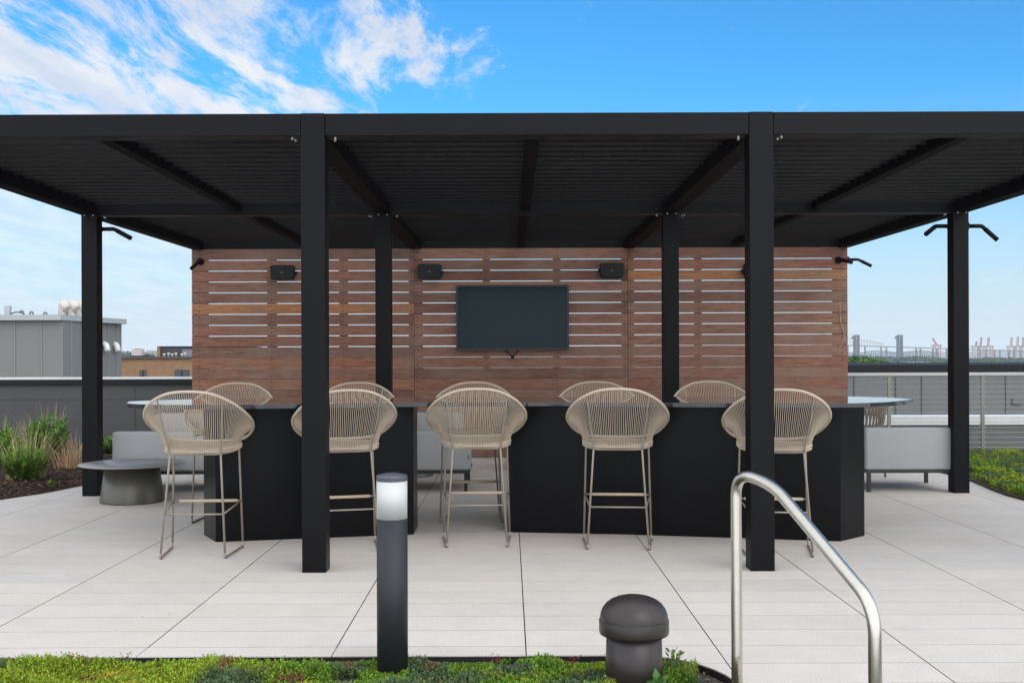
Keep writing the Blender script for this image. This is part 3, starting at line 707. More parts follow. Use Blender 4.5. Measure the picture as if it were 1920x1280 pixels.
# ------------------------------------------------------------------ lounge furniture
def rbox(name, x0, x1, y0, y1, z0, z1, m, parent, r=.03):
    bm = bmesh.new(); bmesh.ops.create_cube(bm, size=1)
    for v in bm.verts: v.co = Vector(((x0+x1)/2+v.co.x*(x1-x0), (y0+y1)/2+v.co.y*(y1-y0), (z0+z1)/2+v.co.z*(z1-z0)))
    bmesh.ops.bevel(bm, geom=bm.edges[:], offset=r, segments=5, profile=.5, affect='EDGES')
    me = bpy.data.meshes.new(name); bm.to_mesh(me); bm.free(); me.materials.append(m)
    me.polygons.foreach_set('use_smooth', [True]*len(me.polygons))
    o = bpy.data.objects.new(name, me); COL.objects.link(o)
    if parent: o.parent = parent
    return o
def sofa(x0, x1, y0, depth, ztop, label):
    s = empty('sofa', ((x0+x1)/2, y0+depth/2, 0)); tag(s, label, 'sofa'); s.location = (0, 0, 0)
    rbox('backrest', x0, x1, y0, y0+.16, .225, ztop, M_fabric, s, .028)
    rbox('seat', x0+.02, x1-.02, y0+.165, y0+depth, .225, .40, M_fabric, s, .03)
    MB().box(x0+.012, x1-.012, y0+.012, y0+depth-.012, .195, .224).build('frame', M_pad, s, bevel=.002)
    for x in (x0+.03, x1-.07):
        for y in (y0+.03, y0+depth-.07): MB().box(x, x+.035, y, y+.035, 0, .195).build('leg', M_pad, s)
    return s
s1 = sofa(-4.08, -.395, 11.22, .86, .632, 'long grey fabric sofa on black legs seen from behind, left of the bar gap')
MB().box(-.425, -.413, 11.214, 11.2195, .345, .375).build('label_tag', M_pad, s1)
for (xa, xb, lb) in ((-3.72, -2.40, 'grey back cushion at the left end of the long sofa, seen through the leftmost stool'), (-2.36, -1.42, 'grey back cushion in the middle of the long sofa behind the bar'), (-1.38, -.48, 'grey back cushion of the long sofa, showing in the bar gap')):
    c = rbox('cushion', xa, xb, 11.40, 11.60, .41, .812, M_fabric, None, .06); tag(c, lb, 'cushion', 'back cushions on the long sofa')
s2 = sofa(3.625, 4.60, 11.12, .86, .655, 'short grey fabric sofa between the bar end and the right outer post')
sa = empty('sofa', (0, 0, 0)); tag(sa, 'dark seat by the foot of the timber screen, in the bar gap', 'sofa')
rbox('backrest', .0, .9, 13.2, 13.9, .10, .62, mat('charcoal_fabric', (.03, .032, .038), .9, nscale=100, namt=.1), sa, .06)
# rope chair
rc = empty('rope_chair', (4.03, 12.75, 0)); tag(rc, 'taupe rope lounge chair behind the short grey sofa', 'chair')
arc = [(.34*math.sin(R(a)), -.05-.34*math.cos(R(a))*.9+.05) for a in range(-100, 101, 8)]
MB().tube([(x*1.04, y*1.04, .80) for x, y in arc], .012, 8).build('top_rail', M_rope, rc)
MB().tube([(x*.82, y*.82, .38) for x, y in arc], .012, 8).build('seat_rail', M_rope, rc)
rp = MB()
for k in range(len(arc)-1):
    for d in (0, 1):
        a, b = arc[k+d], arc[k+1-d]
        rp.tube(spline([(a[0]*1.04, a[1]*1.04, .80), ((a[0]+b[0])/2*.95, (a[1]+b[1])/2*.95, .62+(.01 if d else -.01)), (b[0]*.82, b[1]*.82, .38)], 3), .0105, 5)
rp.build('rope_weave', M_rope, rc)
rbox('seat', -.26, .26, -.27, .28, .36, .46, M_fabric, rc, .03)
for sx in (-1, 1):
    for y in (-.22, .24): MB().tube([(sx*.24, y, .37), (sx*.27, y*1.15, 0)], .014, 8).build('leg', M_rope, rc)
# round tables
def rtable(x, y, r, z, rb0, rb1, label):
    t = empty('side_table', (x, y, 0)); tag(t, label, 'side table')
    MB().lathe([(0, z-.012), (r-.01, z-.012), (r, z-.006), (r-.004, z), (0, z)], n=96).build('table_top', M_table, t)
    MB().lathe([(rb0, 0), (rb0, .01), (rb1, z-.013)], n=96).build('pedestal', M_tbase, t)
    return t
t1 = rtable(-3.665, 10.63, .497, .372, .300, .252, 'round taupe metal side table on a drum base beside the left pergola post')
for (a, rr) in ((185, .36), (262, .40), (290, .41)): 
    p = Vector((rr*math.cos(R(a)), rr*math.sin(R(a)))); MB().box(p.x-.035, p.x+.035, p.y-.006, p.y+.006, .3722, .3732).build('slot', M_pad, t1)
rtable(-1.25, 12.9, .46, .34, .36, .22, 'dark round coffee table glimpsed under the long grey sofa')

# ------------------------------------------------------------------ foreground objects
bl = empty('bollard_light', (-.528, 4.92, -.05)); tag(bl, 'charcoal bollard light with white lens standing in the sedum', 'bollard light')
MB().lathe([(.0695, 0), (.0695, .7225)], n=64).build('post', M_boll, bl)
MB().lathe([(.0688, .7226), (.0692, .8915)], n=64).build('lens', M_white, bl)
MB().lathe([(.0698, .8916), (.0700, .898), (.0690, .8985), (.0700, .900), (.0700, .912), (.066, .917), (.03, .925), (0, .928)], n=64).build('cap', M_bcap, bl)
vt = empty('roof_vent', (.534, 4.70, -.05)); tag(vt, 'dark brown mushroom shaped vent standing in the sedum', 'vent')
MB().lathe([(.126, 0), (.122, .12), (.117, .30)], n=64).build('stem', M_vent, vt)
MB().lathe([(.118, .258), (.140, .255), (.1475, .259), (.1500, .268), (.1497, .3155), (.1495, .316), (.1462, .3163), (.1462, .3168), (.1462, .326), (.1425, .345), (.134, .366), (.120, .384), (.100, .399), (.074, .4105), (.047, .4175), (.022, .421), (0, .422)], n=80).build('cap', M_vent, vt)
hr = empty('handrail', (.92, 4.4, -.1)); tag(hr, 'brushed stainless steel handrail sloping down in the right foreground', 'handrail'); hr.location = (0, 0, 0)
pa = [P(1382, 1290, 4.40), P(1380, 1000, 4.40), P(1379, 884, 4.40), P(1448, 907, 4.22), P(1640, 1136, 3.58), P(1644, 1285, 3.58)]
pa[0] = Vector((pa[1].x+.002, 4.40, -.10)); pa[1] = Vector((pa[0].x, 4.40, .3)); pa[2] = Vector((pa[0].x-.002, 4.40, pa[2].z)); pa[5] = Vector((pa[4].x+.004, 3.58, -.40))
MB().tube(fillet(pa, .10, 12), .0222, 24).build('rail_tube', M_steel, hr)
M_ss = mat('screw_steel', (.25, .24, .22), .4, .8)
for v in (1232, 1268):
    p = P(1386, v, 4.377); MB().tube([p, p+Vector((0, .01, 0))], .005, 10).build('screw', M_ss, hr)

# ------------------------------------------------------------------ planting beds behind
left_edge = [(-5.30, 10.0), (-5.12, 10.45), (-5.0, 10.80), (-4.80, 11.25), (-4.66, 11.9), (-4.60, 12.8), (-4.60, 17.0)]
def edge_x(tab, y):
    for (xa, ya), (xb, yb) in zip(tab[:-1], tab[1:]):
        if ya <= y <= yb: return xa+(xb-xa)*(y-ya)/(yb-ya)
    return tab[0][0] if y < tab[0][1] else tab[-1][0]
def left_bed():
    ys_ = np.linspace(9.9, 17.0, 90); V = []; Q = []; nx = 60
    for y in ys_:
        xe = edge_x(left_edge, y) if y >= 10 else -5.30-(10-y)*4
        for i in range(nx):
            t = i/(nx-1); x = xe-t*7; V.append((x, y, .004+.045*min(1, t*14)+.008*bumpy(x, y, 3)*min(1, t*14)))
    for j in range(len(ys_)-1):
        for i in range(nx-1): Q.append((j*nx+i, (j+1)*nx+i, (j+1)*nx+i+1, j*nx+i+1))
    o = np_obj('mulch_bed', V, Q, M_soil, smooth=True); tag(o, kind='structure')
    n_ = 16000; y = rng.uniform(10.0, 16.9, n_); xe = np.array([edge_x(left_edge, a) for a in y]); x = xe-.02-rng.beta(1, 1.6, n_)*3.6
    base = np.c_[x, y, np.full(n_, .048)+rng.uniform(-.008, .012, n_)]; a = rng.uniform(0, 2*math.pi, n_); e_ = rng.normal(0, .25, n_)
    base[:, 2] -= .03*(np.clip(1-(xe-x)/.4, 0, 1))
    d = np.c_[np.cos(a)*np.cos(e_), np.sin(a)*np.cos(e_), np.sin(e_)]
    tone = rng.uniform(.4, 2.0, n_)[:, None]*np.array([.070, .040, .028]); hot = rng.random(n_) < .10; tone[hot] *= 2.0
    V, Q, C = leaves(base, d, rng.uniform(.03, .085, n_), rng.uniform(.008, .02, n_), tone, .1)
    o = np_obj('bark_mulch', V, Q, M_chip, cols=C); tag(o, 'dark brown shredded bark mulch spread over the left bed', 'mulch', kind='stuff')
left_bed()
def soilz(x, y): return .035
def leafy(name, label, x, y, h, r, n_stem, green, group, seed):
    g = np.random.default_rng(seed); parts = []; B = []; D = []; Ls = []; Ws = []; Cs = []; stems = MB()
    root = empty(name, (x, y, soilz(x, y))); tag(root, label, 'plant', group)
    for s in range(n_stem):
        a = g.uniform(0, 2*math.pi); rr = r*math.sqrt(g.random()); hh = h*g.uniform(.6, 1.05)*(1-.35*(rr/r)**2)
        tip = Vector((math.cos(a)*rr, math.sin(a)*rr, hh)); bs = Vector((tip.x*.35, tip.y*.35, 0))
        stems.tube([bs, bs.lerp(tip, .5)+Vector((tip.x*.1, tip.y*.1, 0)), tip], [.004, .003, .0015], 4)
        nl = int(14+hh*34)
        for k in range(nl):
            t = .12+.88*k/nl; p = bs.lerp(tip, t); aa = k*2.4+g.uniform(-.5, .5); e_ = g.uniform(.0, .8)+.4*t
            B.append(p); D.append((math.cos(aa)*math.cos(e_), math.sin(aa)*math.cos(e_), math.sin(e_)))
            Ls.append(g.uniform(.10, .17)*(1.15-.5*t)*min(1, .35+h*1.6)); Ws.append(g.uniform(.018, .030)); c = np.array(green)*np.array([g.uniform(.8, 1.3), 1, 1])*g.uniform(.6, 1.7)*(1 if t < .75 else 1.45); Cs.append(c)
    V, Q, C = leaves(np.array(B), np.array(D), np.array(Ls), np.array(Ws), np.array(Cs), .35)
    stems.build('stem', mat('stem_green', (.09, .11, .035), .7), root); np_obj('foliage', V, Q, M_leaf, root, C); return root
def grass(name, label, x, y, h, r, n, ca, cb_, group, seed, parent=None, lean=.4):
    global rng
    g = np.random.default_rng(seed); a = g.uniform(0, 2*math.pi, n); rr = r*np.sqrt(g.random(n))*.5
    base = np.c_[np.cos(a)*rr, np.sin(a)*rr, np.zeros(n)]; hh = h*g.uniform(.45, 1.05, n); a2 = a+g.normal(0, .5, n); ln = hh*g.uniform(.05, lean, n)
    t = g.random(n)[:, None]; col = (np.array(ca)*t+np.array(cb_)*(1-t))*g.uniform(.8, 1.15, n)[:, None]
    V, Q, C = blades(base, np.c_[np.cos(a2)*ln, np.sin(a2)*ln], hh, g.uniform(.0045, .0105, n), col)
    if parent is None:
        o = np_obj(name, V, Q, M_leaf, None, C); o.location = (x, y, soilz(x, y)); tag(o, label, 'grass clump', group); return o
    return np_obj('grass_blades', V, Q, M_leaf, parent, C)
TAN = (.58, .44, .28); TAN2 = (.40, .30, .15); RED = (.44, .22, .11); GR = (.085, .17, .025); GR2 = (.24, .32, .07)
gp1 = 'leafy green perennials in the mulch bed'; gp2 = 'dry ornamental grasses in the mulch bed'
def at_uv(u, v): 
    v2 = v+ROLL*(u-960); Y = EYE*F/(v2-CY); return ((u-CX)/F*Y, Y)
x, y = at_uv(42, 908); leafy('leafy_plant', 'bushy green plant nearest the paving, a tan grass growing through it', x, y, .40, .27, 42, (.10, .19, .03), gp1, 11)
grass('ornamental_grass', 'tan feathery grass growing through the nearest green plant of the mulch bed', x-.02, y+.12, .66, .42, 230, TAN, GR2, gp2, 12, lean=.75)
x, y = at_uv(92, 872); leafy('leafy_plant', 'tallest green plant of the mulch bed, pale new leaves at its tip', x, y, .62, .30, 55, (.075, .165, .022), gp1, 13)
x, y = at_uv(88, 862); grass('ornamental_grass', 'thin pale grass stalks rising behind the tallest green plant', x, y, .80, .5, 70, TAN, TAN2, gp2, 14, lean=.45)
x, y = at_uv(2, 880); leafy('leafy_plant', 'green plant cut off by the left edge of the photo', x, y, .52, .30, 42, (.08, .17, .022), gp1, 15)
x, y = at_uv(14, 868); grass('ornamental_grass', 'pale grass clump furthest left, behind the cut off green plant', x, y, .66, .6, 170, TAN, GR2, gp2, 16, lean=.5)
x, y = at_uv(128, 884); grass('ornamental_grass', 'reddish dry grass clump between the tallest green plant and the left outer post', x, y, .42, .34, 95, TAN, RED, gp2, 17, lean=.8)
x, y = at_uv(146, 884); grass('ornamental_grass', 'tan dry grass clump touching the left outer pergola post in the picture', x, y, .50, .30, 90, TAN, TAN2, gp2, 18, lean=.55)
x, y = at_uv(201, 856); leafy('leafy_plant', 'small green plant between the left outer pergola post and the long grey sofa', x, y, .26, .17, 26, (.09, .18, .03), gp1, 19)
x, y = at_uv(99, 921); leafy('leafy_plant', 'tiny green seedling at the kerb edge of the mulch bed', x-.03, y+.02, .07, .04, 4, (.14, .22, .03), gp1, 20)

# right-hand sedum bed
redge = [(5.02, 9.6), (4.93, 10.47), (4.92, 10.81), (4.98, 11.3), (5.09, 12.0), (5.12, 12.8), (4.95, 14.0), (4.95, 15.6)]
V = []; Q = []; nx = 40; ys_ = np.linspace(9.6, 15.6, 60)
for yv in ys_:
    xe = edge_x(redge, yv)
    for i in range(nx): t = i/(nx-1); V.append((xe+t*6, yv, .006+.03*min(1, t*10)+.006*bumpy(xe+t*6, yv, 2)))
for j in range(len(ys_)-1):
    for i in range(nx-1): Q.append((j*nx+i, j*nx+i+1, (j+1)*nx+i+1, (j+1)*nx+i))
tag(np_obj('planting_bed', V, Q, mat('brown_moss', (.11, .095, .035), .95, nscale=25, namt=.4, bump=.6, bscale=80), smooth=True), kind='structure')
n_ = 11000; ys = rng.uniform(9.7, 15.3, n_); xe = np.array([edge_x(redge, a) for a in ys]); xs = xe+.02+rng.beta(1, 1.6, n_)*2.6
keep = (vnoise(xs, ys, 3.0, 77)+.35*np.clip((xs-xe)/.5, 0, 1)+.10*(ys-10)/4 > .52); xs, ys = xs[keep], ys[keep]
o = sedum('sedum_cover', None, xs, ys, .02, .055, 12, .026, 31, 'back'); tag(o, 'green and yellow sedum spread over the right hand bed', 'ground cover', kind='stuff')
n_ = 9000; ys2 = rng.uniform(9.7, 14.3, n_); xe = np.array([edge_x(redge, a) for a in ys2]); xs2 = xe+.01+rng.random(n_)*2.4
V, Q, C = blades(np.c_[xs2, ys2, np.full(n_, .02)], rng.normal(0, .015, (n_, 2)), rng.uniform(.015, .05, n_), np.full(n_, .006), np.array([.13, .14, .045])*rng.uniform(.6, 1.4, (n_, 1)), 2)
tag(np_obj('short_grass', V, Q, M_leaf, cols=C), 'thin mossy grass at the paving side of the right hand bed', 'grass', kind='stuff')
em = MB()
for (a, b) in zip(redge[:-1], redge[1:]): em.bar((a[0]-.004, a[1], .008), (b[0]-.004, b[1], .008), .006, .03)
tag(em.build('metal_edging', M_edge), 'black metal edging strip of the right hand bed', 'edging')
# weeds by the vent
def weed(x, y, h, r, n, label, col, lw, seed):
    g = np.random.default_rng(seed); root = empty('weed', (x, y, -.04)); tag(root, label, 'weed')
    a = g.uniform(0, 2*math.pi, n); e_ = g.uniform(.35, 1.1, n); d = np.c_[np.cos(a)*np.cos(e_), np.sin(a)*np.cos(e_), np.sin(e_)]
    base = np.c_[np.cos(a)*r*.4*g.random(n), np.sin(a)*r*.4*g.random(n), h*g.uniform(.2, .95, n)]
    V, Q, C = leaves(base, d, lw*g.uniform(.8, 1.3, n), lw*.5*g.uniform(.8, 1.2, n), np.array(col)*g.uniform(.75, 1.25, (n, 1)), .4)
    st_ = MB()
    for b in base[::3]: st_.tube([(0, 0, 0), (b[0]*.6, b[1]*.6, b[2]*.6), tuple(b)], [.003, .002, .0015], 4)
    st_.build('stem', mat('weed_stem', (.10, .14, .04), .7), root); np_obj('foliage', V, Q, M_leaf, root, C)
weed(.62, 4.56, .08, .07, 26, 'broad leaved green weed against the foot of the mushroom vent', (.10, .22, .045), .055, 41)
weed(.46, 4.54, .05, .05, 12, 'low broad leaved weed at the left foot of the mushroom vent', (.11, .22, .05), .045, 42)
weed(.735, 4.86, .135, .09, 70, 'tall light green sprig right of the mushroom vent', (.19, .27, .07), .026, 43)
weed(.77, 4.72, .07, .10, 80, 'bushy green weed in the rounded corner of the front bed', (.12, .20, .05), .024, 44)
weed(-.40, 4.97, .075, .09, 60, 'grey green feathery weed just right of the bollard light', (.13, .17, .085), .02, 45)
weed(-1.75, 5.0, .09, .07, 40, 'thin sprig at the left of the front bed, beside a paving joint', (.13, .16, .06), .018, 46)

# ------------------------------------------------------------------ parapets, low wall, railing
pw = empty('parapet_wall', (-8, 17, 0)); tag(pw, 'dark grey panelled parapet wall with black coping behind the mulch bed', 'parapet'); pw.location = (0, 0, 0)
j_ = MB().box(-22, 4.0, 17.05, 17.3, 0, .975).mat2()
for k in range(-6, 4): j_.box(-5.835+2.44*k-.006, -5.835+2.44*k+.006, 17.043, 17.05, 0, .965)
j_.box(-22, 4.0, 17.044, 17.0495, .745, .755); j_.build('wall_panel', (M_parL, M_joint), pw)
MB().box(-22, 4.0, 17.0, 17.34, .975, 1.055).build('coping', M_parcap, pw, bevel=.004)
MB().box(-22, 4.0, 17.10, 17.36, 1.056, 1.088).build('white_flashing', M_whitecap, pw)
lw_ = empty('low_wall', (8, 14.9, 0)); tag(lw_, 'low grey wall with thick white coping behind the cable railing', 'wall'); lw_.location = (0, 0, 0)
MB().box(3.2, 20, 15.64, 16.0, 0, .39).build('wall_panel', M_grey2, lw_)
MB().box(3.2, 20, 15.6, 16.1, .39, .512).build('coping', M_whitecap, lw_, bevel=.008)
rl = empty('cable_railing', (8, 14.5, 0)); tag(rl, 'steel cable railing with pale top rail behind the right hand bed', 'railing'); rl.location = (0, 0, 0)
RY = 15.2
for k in range(-1, 10):
    X = (1667-CX)/F*RY+1.30*k
    fit = MB().box(X-.022, X+.022, RY-.01, RY+.03, 0, 1.105).mat2()
    for j in range(15):
        z = .105+.0703*j; fit.tube([(X-.045, RY+.01, z), (X+.045, RY+.01, z)], .007, 6)
    fit.build('post', (M_post, M_bolt), rl)
MB().box(3.2, 17, RY-.025, RY+.045, 1.105, 1.147).build('top_rail', mat('pale_rail', (.40, .40, .37), .4, .3), rl, bevel=.003)
for j in range(15):
    z = .105+.0703*j; MB().tube([(3.2, RY+.01, z), (17, RY+.01, z)], .0028, 6).build('cable', M_wire, rl)
gb = empty('grey_building', (10, 24, 0)); tag(gb, 'long grey clad rooftop block with dark coping beyond the cable railing', 'building'); gb.location = (0, 0, 0)
BY = 24.0
MB().box(6.5, 40, BY, BY+6.1, .98, 1.175).build('coping', M_parcap, gb, bevel=.01)
j_ = MB().box(6.6, 40, BY+.05, BY+6, -18, .98).mat2()
for u in (1602, 1680, 1729, 1807, 1887, 1965, 2040, 2120):
    X = (u-CX)/F*BY; j_.box(X-.012, X+.012, BY+.04, BY+.05, -2, .97)
j_.build('wall', (M_grey2, M_joint), gb)
vb = MB(); p0 = P(1898, 747, BY+.03); p1 = P(1915, 758, BY+.03); vb.box(p0.x, p1.x, BY-.0, BY+.045, p1.z, p0.z); vb.build('wall_vent', mat('vent_grey', (.11, .115, .11), .5), gb, bevel=.01)

# ------------------------------------------------------------------ buildings on the left
M_lg = mat('pale_cladding', (.165, .168, .16), .6, 0, .4, .3, .05); M_fa = mat('fascia', (.34, .36, .37), .5)
wb = empty('clad_building', (-18, 42, 0)); tag(wb, 'pale grey metal clad building with flat roof and rooftop pipes', 'building'); wb.location = (0, 0, 0)
c1 = P(118, 600, 40); c2 = P(228, 607, 45); zr = 2.76
foot = [(-34, 40.0), (c1.x, 40.0), (c2.x, 45.0), (-26, 56), (-34, 56)]
fo2 = [(-34.2, 39.8), (c1.x+.02, 39.75), (c2.x+.25, 44.9), (-25.8, 56.3), (-34.2, 56.3)]
MB().prism(fo2, zr, zr+.20).build('roof_edge', M_fa, wb)
j_ = MB().prism(foot, -18, zr).mat2()
for u in (28, 78): X = P(u, 600, 40).x; j_.box(X-.02, X+.02, 39.97, 40.0, -3, zr-.01)
for t_ in (.12, .32, .75, .91):
    X = c1.x+(c2.x-c1.x)*t_; Yv = 40+5*t_; j_.box(X-.012, X+.035, Yv-.05, Yv+.05, -3, zr-.01)
j_.build('wall', (M_lg, mat('cladding_joint', (.19, .195, .19), .6)), wb)
for t_ in (.71, .90):
    X = c1.x+(c2.x-c1.x)*t_+.08; Yv = 40+5*t_
    MB().tube(fillet([(X-.35, Yv+.1, 1.93), (X+.02, Yv-.25, 1.92), (X+.12, Yv-.35, 1.62)], .22, 8), .115, 14).build('pipe_elbow', M_whitecap, wb)
for k, u in enumerate((118, 136, 152)):
    t = empty('exhaust_duct', (0, 0, 0)); pp = P(u, 600, 46); t.location = (pp.x, 46, 2.96)
    tag(t, ('leftmost of the three tall white curved ducts on the clad building roof', 'middle one of the three tall white curved ducts on the clad building roof', 'rightmost of the three tall white curved ducts, touching the left outer pergola post')[k], 'duct', 'white ducts on the clad building')
    MB().tube(fillet([(0, 0, 0), (0, 0, .63), (.12, -.1, .68), (.28, -.2, .45)], .14, 8), [.19]*((9*2)+2), 18).build('duct_pipe', mat('white_duct', (.5, .46, .42), .5), t)
for k, (u, h, lb) in enumerate(((15, .42, 'grey square flue standing up at the far left of the clad building roof'), (44, .22, 'first small gooseneck vent on the clad building roof, beside the grey hoop'), (62, .18, 'second small gooseneck vent on the clad building roof'), (88, .15, 'third small gooseneck vent on the clad building roof, nearest the white ducts'))):
    pp = P(u, 598, 42); m_ = MB()
    if k == 0: m_.box(-.1, .1, -.1, .1, 0, h)
    else: m_.tube(fillet([(0, 0, 0), (0, 0, h), (-.10, 0, h+.02), (-.13, 0, h-.08)], .07, 5), .035, 8)
    o = m_.build('roof_flue' if k == 0 else 'gooseneck_vent', M_fa if k == 0 else M_grey2); o.location = (pp.x, 42, 2.96); tag(o, lb, 'flue' if k == 0 else 'roof vent')
pp = P(33, 598, 42); o = MB().tube([(.18*2*math.cos(R(a))*.9, 0, .16*math.sin(R(a))*1.3-.02) for a in range(0, 181, 15)], .03, 8).build('pipe_hoop', M_grey2); o.location = (pp.x, 42, 2.96); tag(o, 'low grey curved pipe hoop on the clad building roof', 'pipe')

M_brick = mat('brown_brick', (.27, .155, .085), .85, 0, .2, 1.2, .10, .3, 6)
def add_brick(m):
    t = m.node_tree; b = t.nodes['Principled BSDF']; br = t.nodes.new('ShaderNodeTexBrick'); co = t.nodes.new('ShaderNodeTexCoord'); mp = t.nodes.new('ShaderNodeMapping'); mp.inputs['Rotation'].default_value = (R(90), 0, 0)
    t.links.new(co.outputs['Object'], mp.inputs[0]); t.links.new(mp.outputs[0], br.inputs['Vector']); br.inputs['Scale'].default_value = 1.6
    br.inputs['Color1'].default_value = (.30, .17, .09, 1); br.inputs['Color2'].default_value = (.23, .13, .07, 1); br.inputs['Mortar'].default_value = (.2, .15, .11, 1); t.links.new(br.outputs[0], b.inputs['Base Color'])
add_brick(M_brick)
bb = empty('brick_building', (-28, 92, 0)); tag(bb, 'brown brick building with dark penthouse beyond the left parapet', 'building'); bb.location = (0, 0, 0)
b0 = P(228, 672, 90)
MB().box(b0.x, -10, 90, 110, -18, 1.28).build('wall', M_brick, bb)
MB().box(b0.x-.2, -9.8, 89.8, 110.2, 1.28, 1.45).build('roof_edge', mat('roof_edge_dark', (.06, .05, .05), .6), bb)
for (ua, ub) in ((262, 275), (328, 355), (420, 446)):
    pa_, pb_ = P(ua, 693, 90), P(ub, 712, 90)
    wdo = MB().box(pa_.x, pb_.x, 89.93, 90.02, pb_.z, pa_.z).build('window', mat('window_glass', (.03, .035, .045), .15), bb)
    MB().box((pa_.x+pb_.x)/2-.03, (pa_.x+pb_.x)/2+.03, 89.88, 89.929, pb_.z, pa_.z).build('mullion', M_parcap, wdo)
pa_, pb_ = P(298, 651, 95), P(420, 669, 95)
MB().box(pa_.x, pa_.x+7, 95, 103, 1.455, pa_.z).build('penthouse', mat('dark_cladding', (.035, .036, .045), .5), bb)
MB().box(pa_.x-.1, pa_.x+7.1, 94.9, 103.1, pa_.z+.001, pa_.z+.09).build('penthouse_edge', M_parcap, bb)
MB().box(pa_.x-.12, pa_.x+.14, 94.85, 95.0, 1.455, pa_.z).build('brick_pier', M_brick, bb)
pq = P(342, 660, 94.8); MB().box(pq.x, pq.x+1.2, 94.7, 94.98, 1.455, 2.05).build('louvred_panel', mat('grey_louvre', (.16, .165, .19), .5), bb)
for k, u in enumerate((308, 316, 323, 330, 341, 347)):
    pp = P(u, 668, 91); m_ = MB(); m_.lathe([(.07, 0), (.07, .13+.06*(k % 2)), (.13, .15+.06*(k % 2)), (.10, .22+.06*(k % 2)), (0, .24+.06*(k % 2))], n=12)
    o = m_.build('rooftop_vent', M_whitecap); o.location = (pp.x, 91, 1.451); tag(o, ('first', 'second', 'third', 'fourth', 'fifth', 'last')[k]+' small white vent from the left on the brick building roof', 'roof vent', 'white vent caps in front of the penthouse')
pp = P(259, 664, 92); hv = empty('cooling_unit', (pp.x, 92, 1.451)); tag(hv, 'beige rooftop unit on the brick building in front of a far tree', 'rooftop unit')
MB().box(-.42, .42, -.4, .4, .08, .62).build('housing', mat('beige_unit', (.42, .40, .36), .6), hv, bevel=.02); MB().box(-.5, .5, -.45, .45, .0, .079).build('base', M_pad, hv); MB().lathe([(.28, .621), (.30, .66), (.0, .68)], n=20).build('fan_cowl', M_grey2, hv)

# ------------------------------------------------------------------ far land, trees, bridge, cranes
GZ = -17.0
g_ = MB().add([(-9000, -50, GZ), (9000, -50, GZ), (9000, 8300, GZ), (-9000, 8300, GZ)], [(0, 1, 2, 3)]).build('ground', mat('far_ground', (.11, .12, .09), .95, nscale=.01, namt=.3)); tag(g_, kind='structure')
hl = MB(); prev = None; vs = []; 
for k in range(121):
    x = -5200+10400*k/120; h = 26+11*math.sin(k*.21)+6*math.sin(k*.57+1)-(10 if k > 60 else 0); vs += [(x, 7000, GZ), (x, 7000+300, h), (x, 8200, GZ)]
hl.add(vs, [(3*k, 3*k+3, 3*k+4, 3*k+1) for k in range(120)]+[(3*k+1, 3*k+4, 3*k+5, 3*k+2) for k in range(120)], True)
tag(hl.build('hills', mat('hill_green', (.07, .09, .08), .9)), kind='structure')
def tree(x, y, ztop, r, label, col, seed, n=2600, lsz=.5, group=None):
    g = np.random.default_rng(seed); root = empty('tree', (x, y, GZ)); tag(root, label, 'tree', group); H = ztop-GZ
    nb = 26; cs = []
    for k in range(nb):
        d = g.normal(0, 1, 3); d /= np.linalg.norm(d); cs.append((d*np.array([r, r, r*.75])*g.uniform(.25, .8), r*g.uniform(.24, .42), g.uniform(.75, 1.25)))
    idx = g.integers(0, nb, n); cen = np.array([c[0] for c in cs])[idx]; rad = np.array([c[1] for c in cs])[idx]; ton = np.array([c[2] for c in cs])[idx]
    d = g.normal(0, 1, (n, 3)); d /= np.linalg.norm(d, axis=1, keepdims=True); p = cen+d*(rad*g.uniform(.6, 1.05, n))[:, None]+np.array([0, 0, H-r*1.05])
    d2 = d+g.normal(0, .6, (n, 3)); d2 /= np.linalg.norm(d2, axis=1, keepdims=True)
    V, Q, C = leaves(p, d2, lsz*g.uniform(.6, 1.3, n), lsz*.6*g.uniform(.6, 1.3, n), np.array(col)*ton[:, None]*g.uniform(.8, 1.2, (n, 1)))
    np_obj('crown', V, Q, M_leaf, root, C)
    tr = MB(); tr.tube([(0, 0, 0), (.1, 0, H*.4), (0, .1, H*.75)], [r*.09, r*.07, r*.03], 8)
    for k in range(6):
        a = k*1.05; tr.tube([(0, 0, H*(.5+.03*k)), (math.cos(a)*r*.3, math.sin(a)*r*.3, H*.72), (math.cos(a)*r*.55, math.sin(a)*r*.55, H*.86)], [r*.04, r*.025, r*.01], 6)
    tr.build('trunk', mat('bark', (.08, .06, .045), .9), root)
gt = 'green trees beyond the right parapet'
for k, (u, vt_, lb) in enumerate(((1597, 660, 'green tree beyond the parapet touching the right end of the timber screen'), (1622, 664, 'second green tree from the screen end beyond the parapet'), (1645, 662, 'third green tree from the screen end beyond the parapet'), (1662, 670, 'dark small tree at the right end of the near tree row'))):
    p = P(u, vt_, 150); tree(p.x, 150, p.z, 2.5, lb, (.10, .17, .04) if k < 3 else (.035, .06, .035), 60+k, 2200, .55, gt)
for k, (u, vt_, lb) in enumerate(((1754, 672, 'low light green tree just left of the right outer pergola post'), (1852, 674, 'low light green tree seen right of the right outer pergola post'), (1867, 674.5, 'low light green tree beside the other one right of the right outer post'))):
    p = P(u, vt_, 190); tree(p.x, 190, p.z, 2.3, lb, (.15, .19, .06), 70+k, 1500, .6, gt)
for k, (u, vt_, Yv, rr, lb) in enumerate(((268, 655, 230, 2.8, 'dark green tree behind the beige rooftop unit'), (278, 658, 235, 2.6, 'dark green tree right of the beige rooftop unit'), (240, 665, 240, 2.6, 'low green tree left of the beige rooftop unit'))):
    p = P(u, vt_, Yv); tree(p.x, Yv, p.z, rr, lb, (.05, .10, .045), 80+k, 2200, .6, 'far trees beyond the brick building')
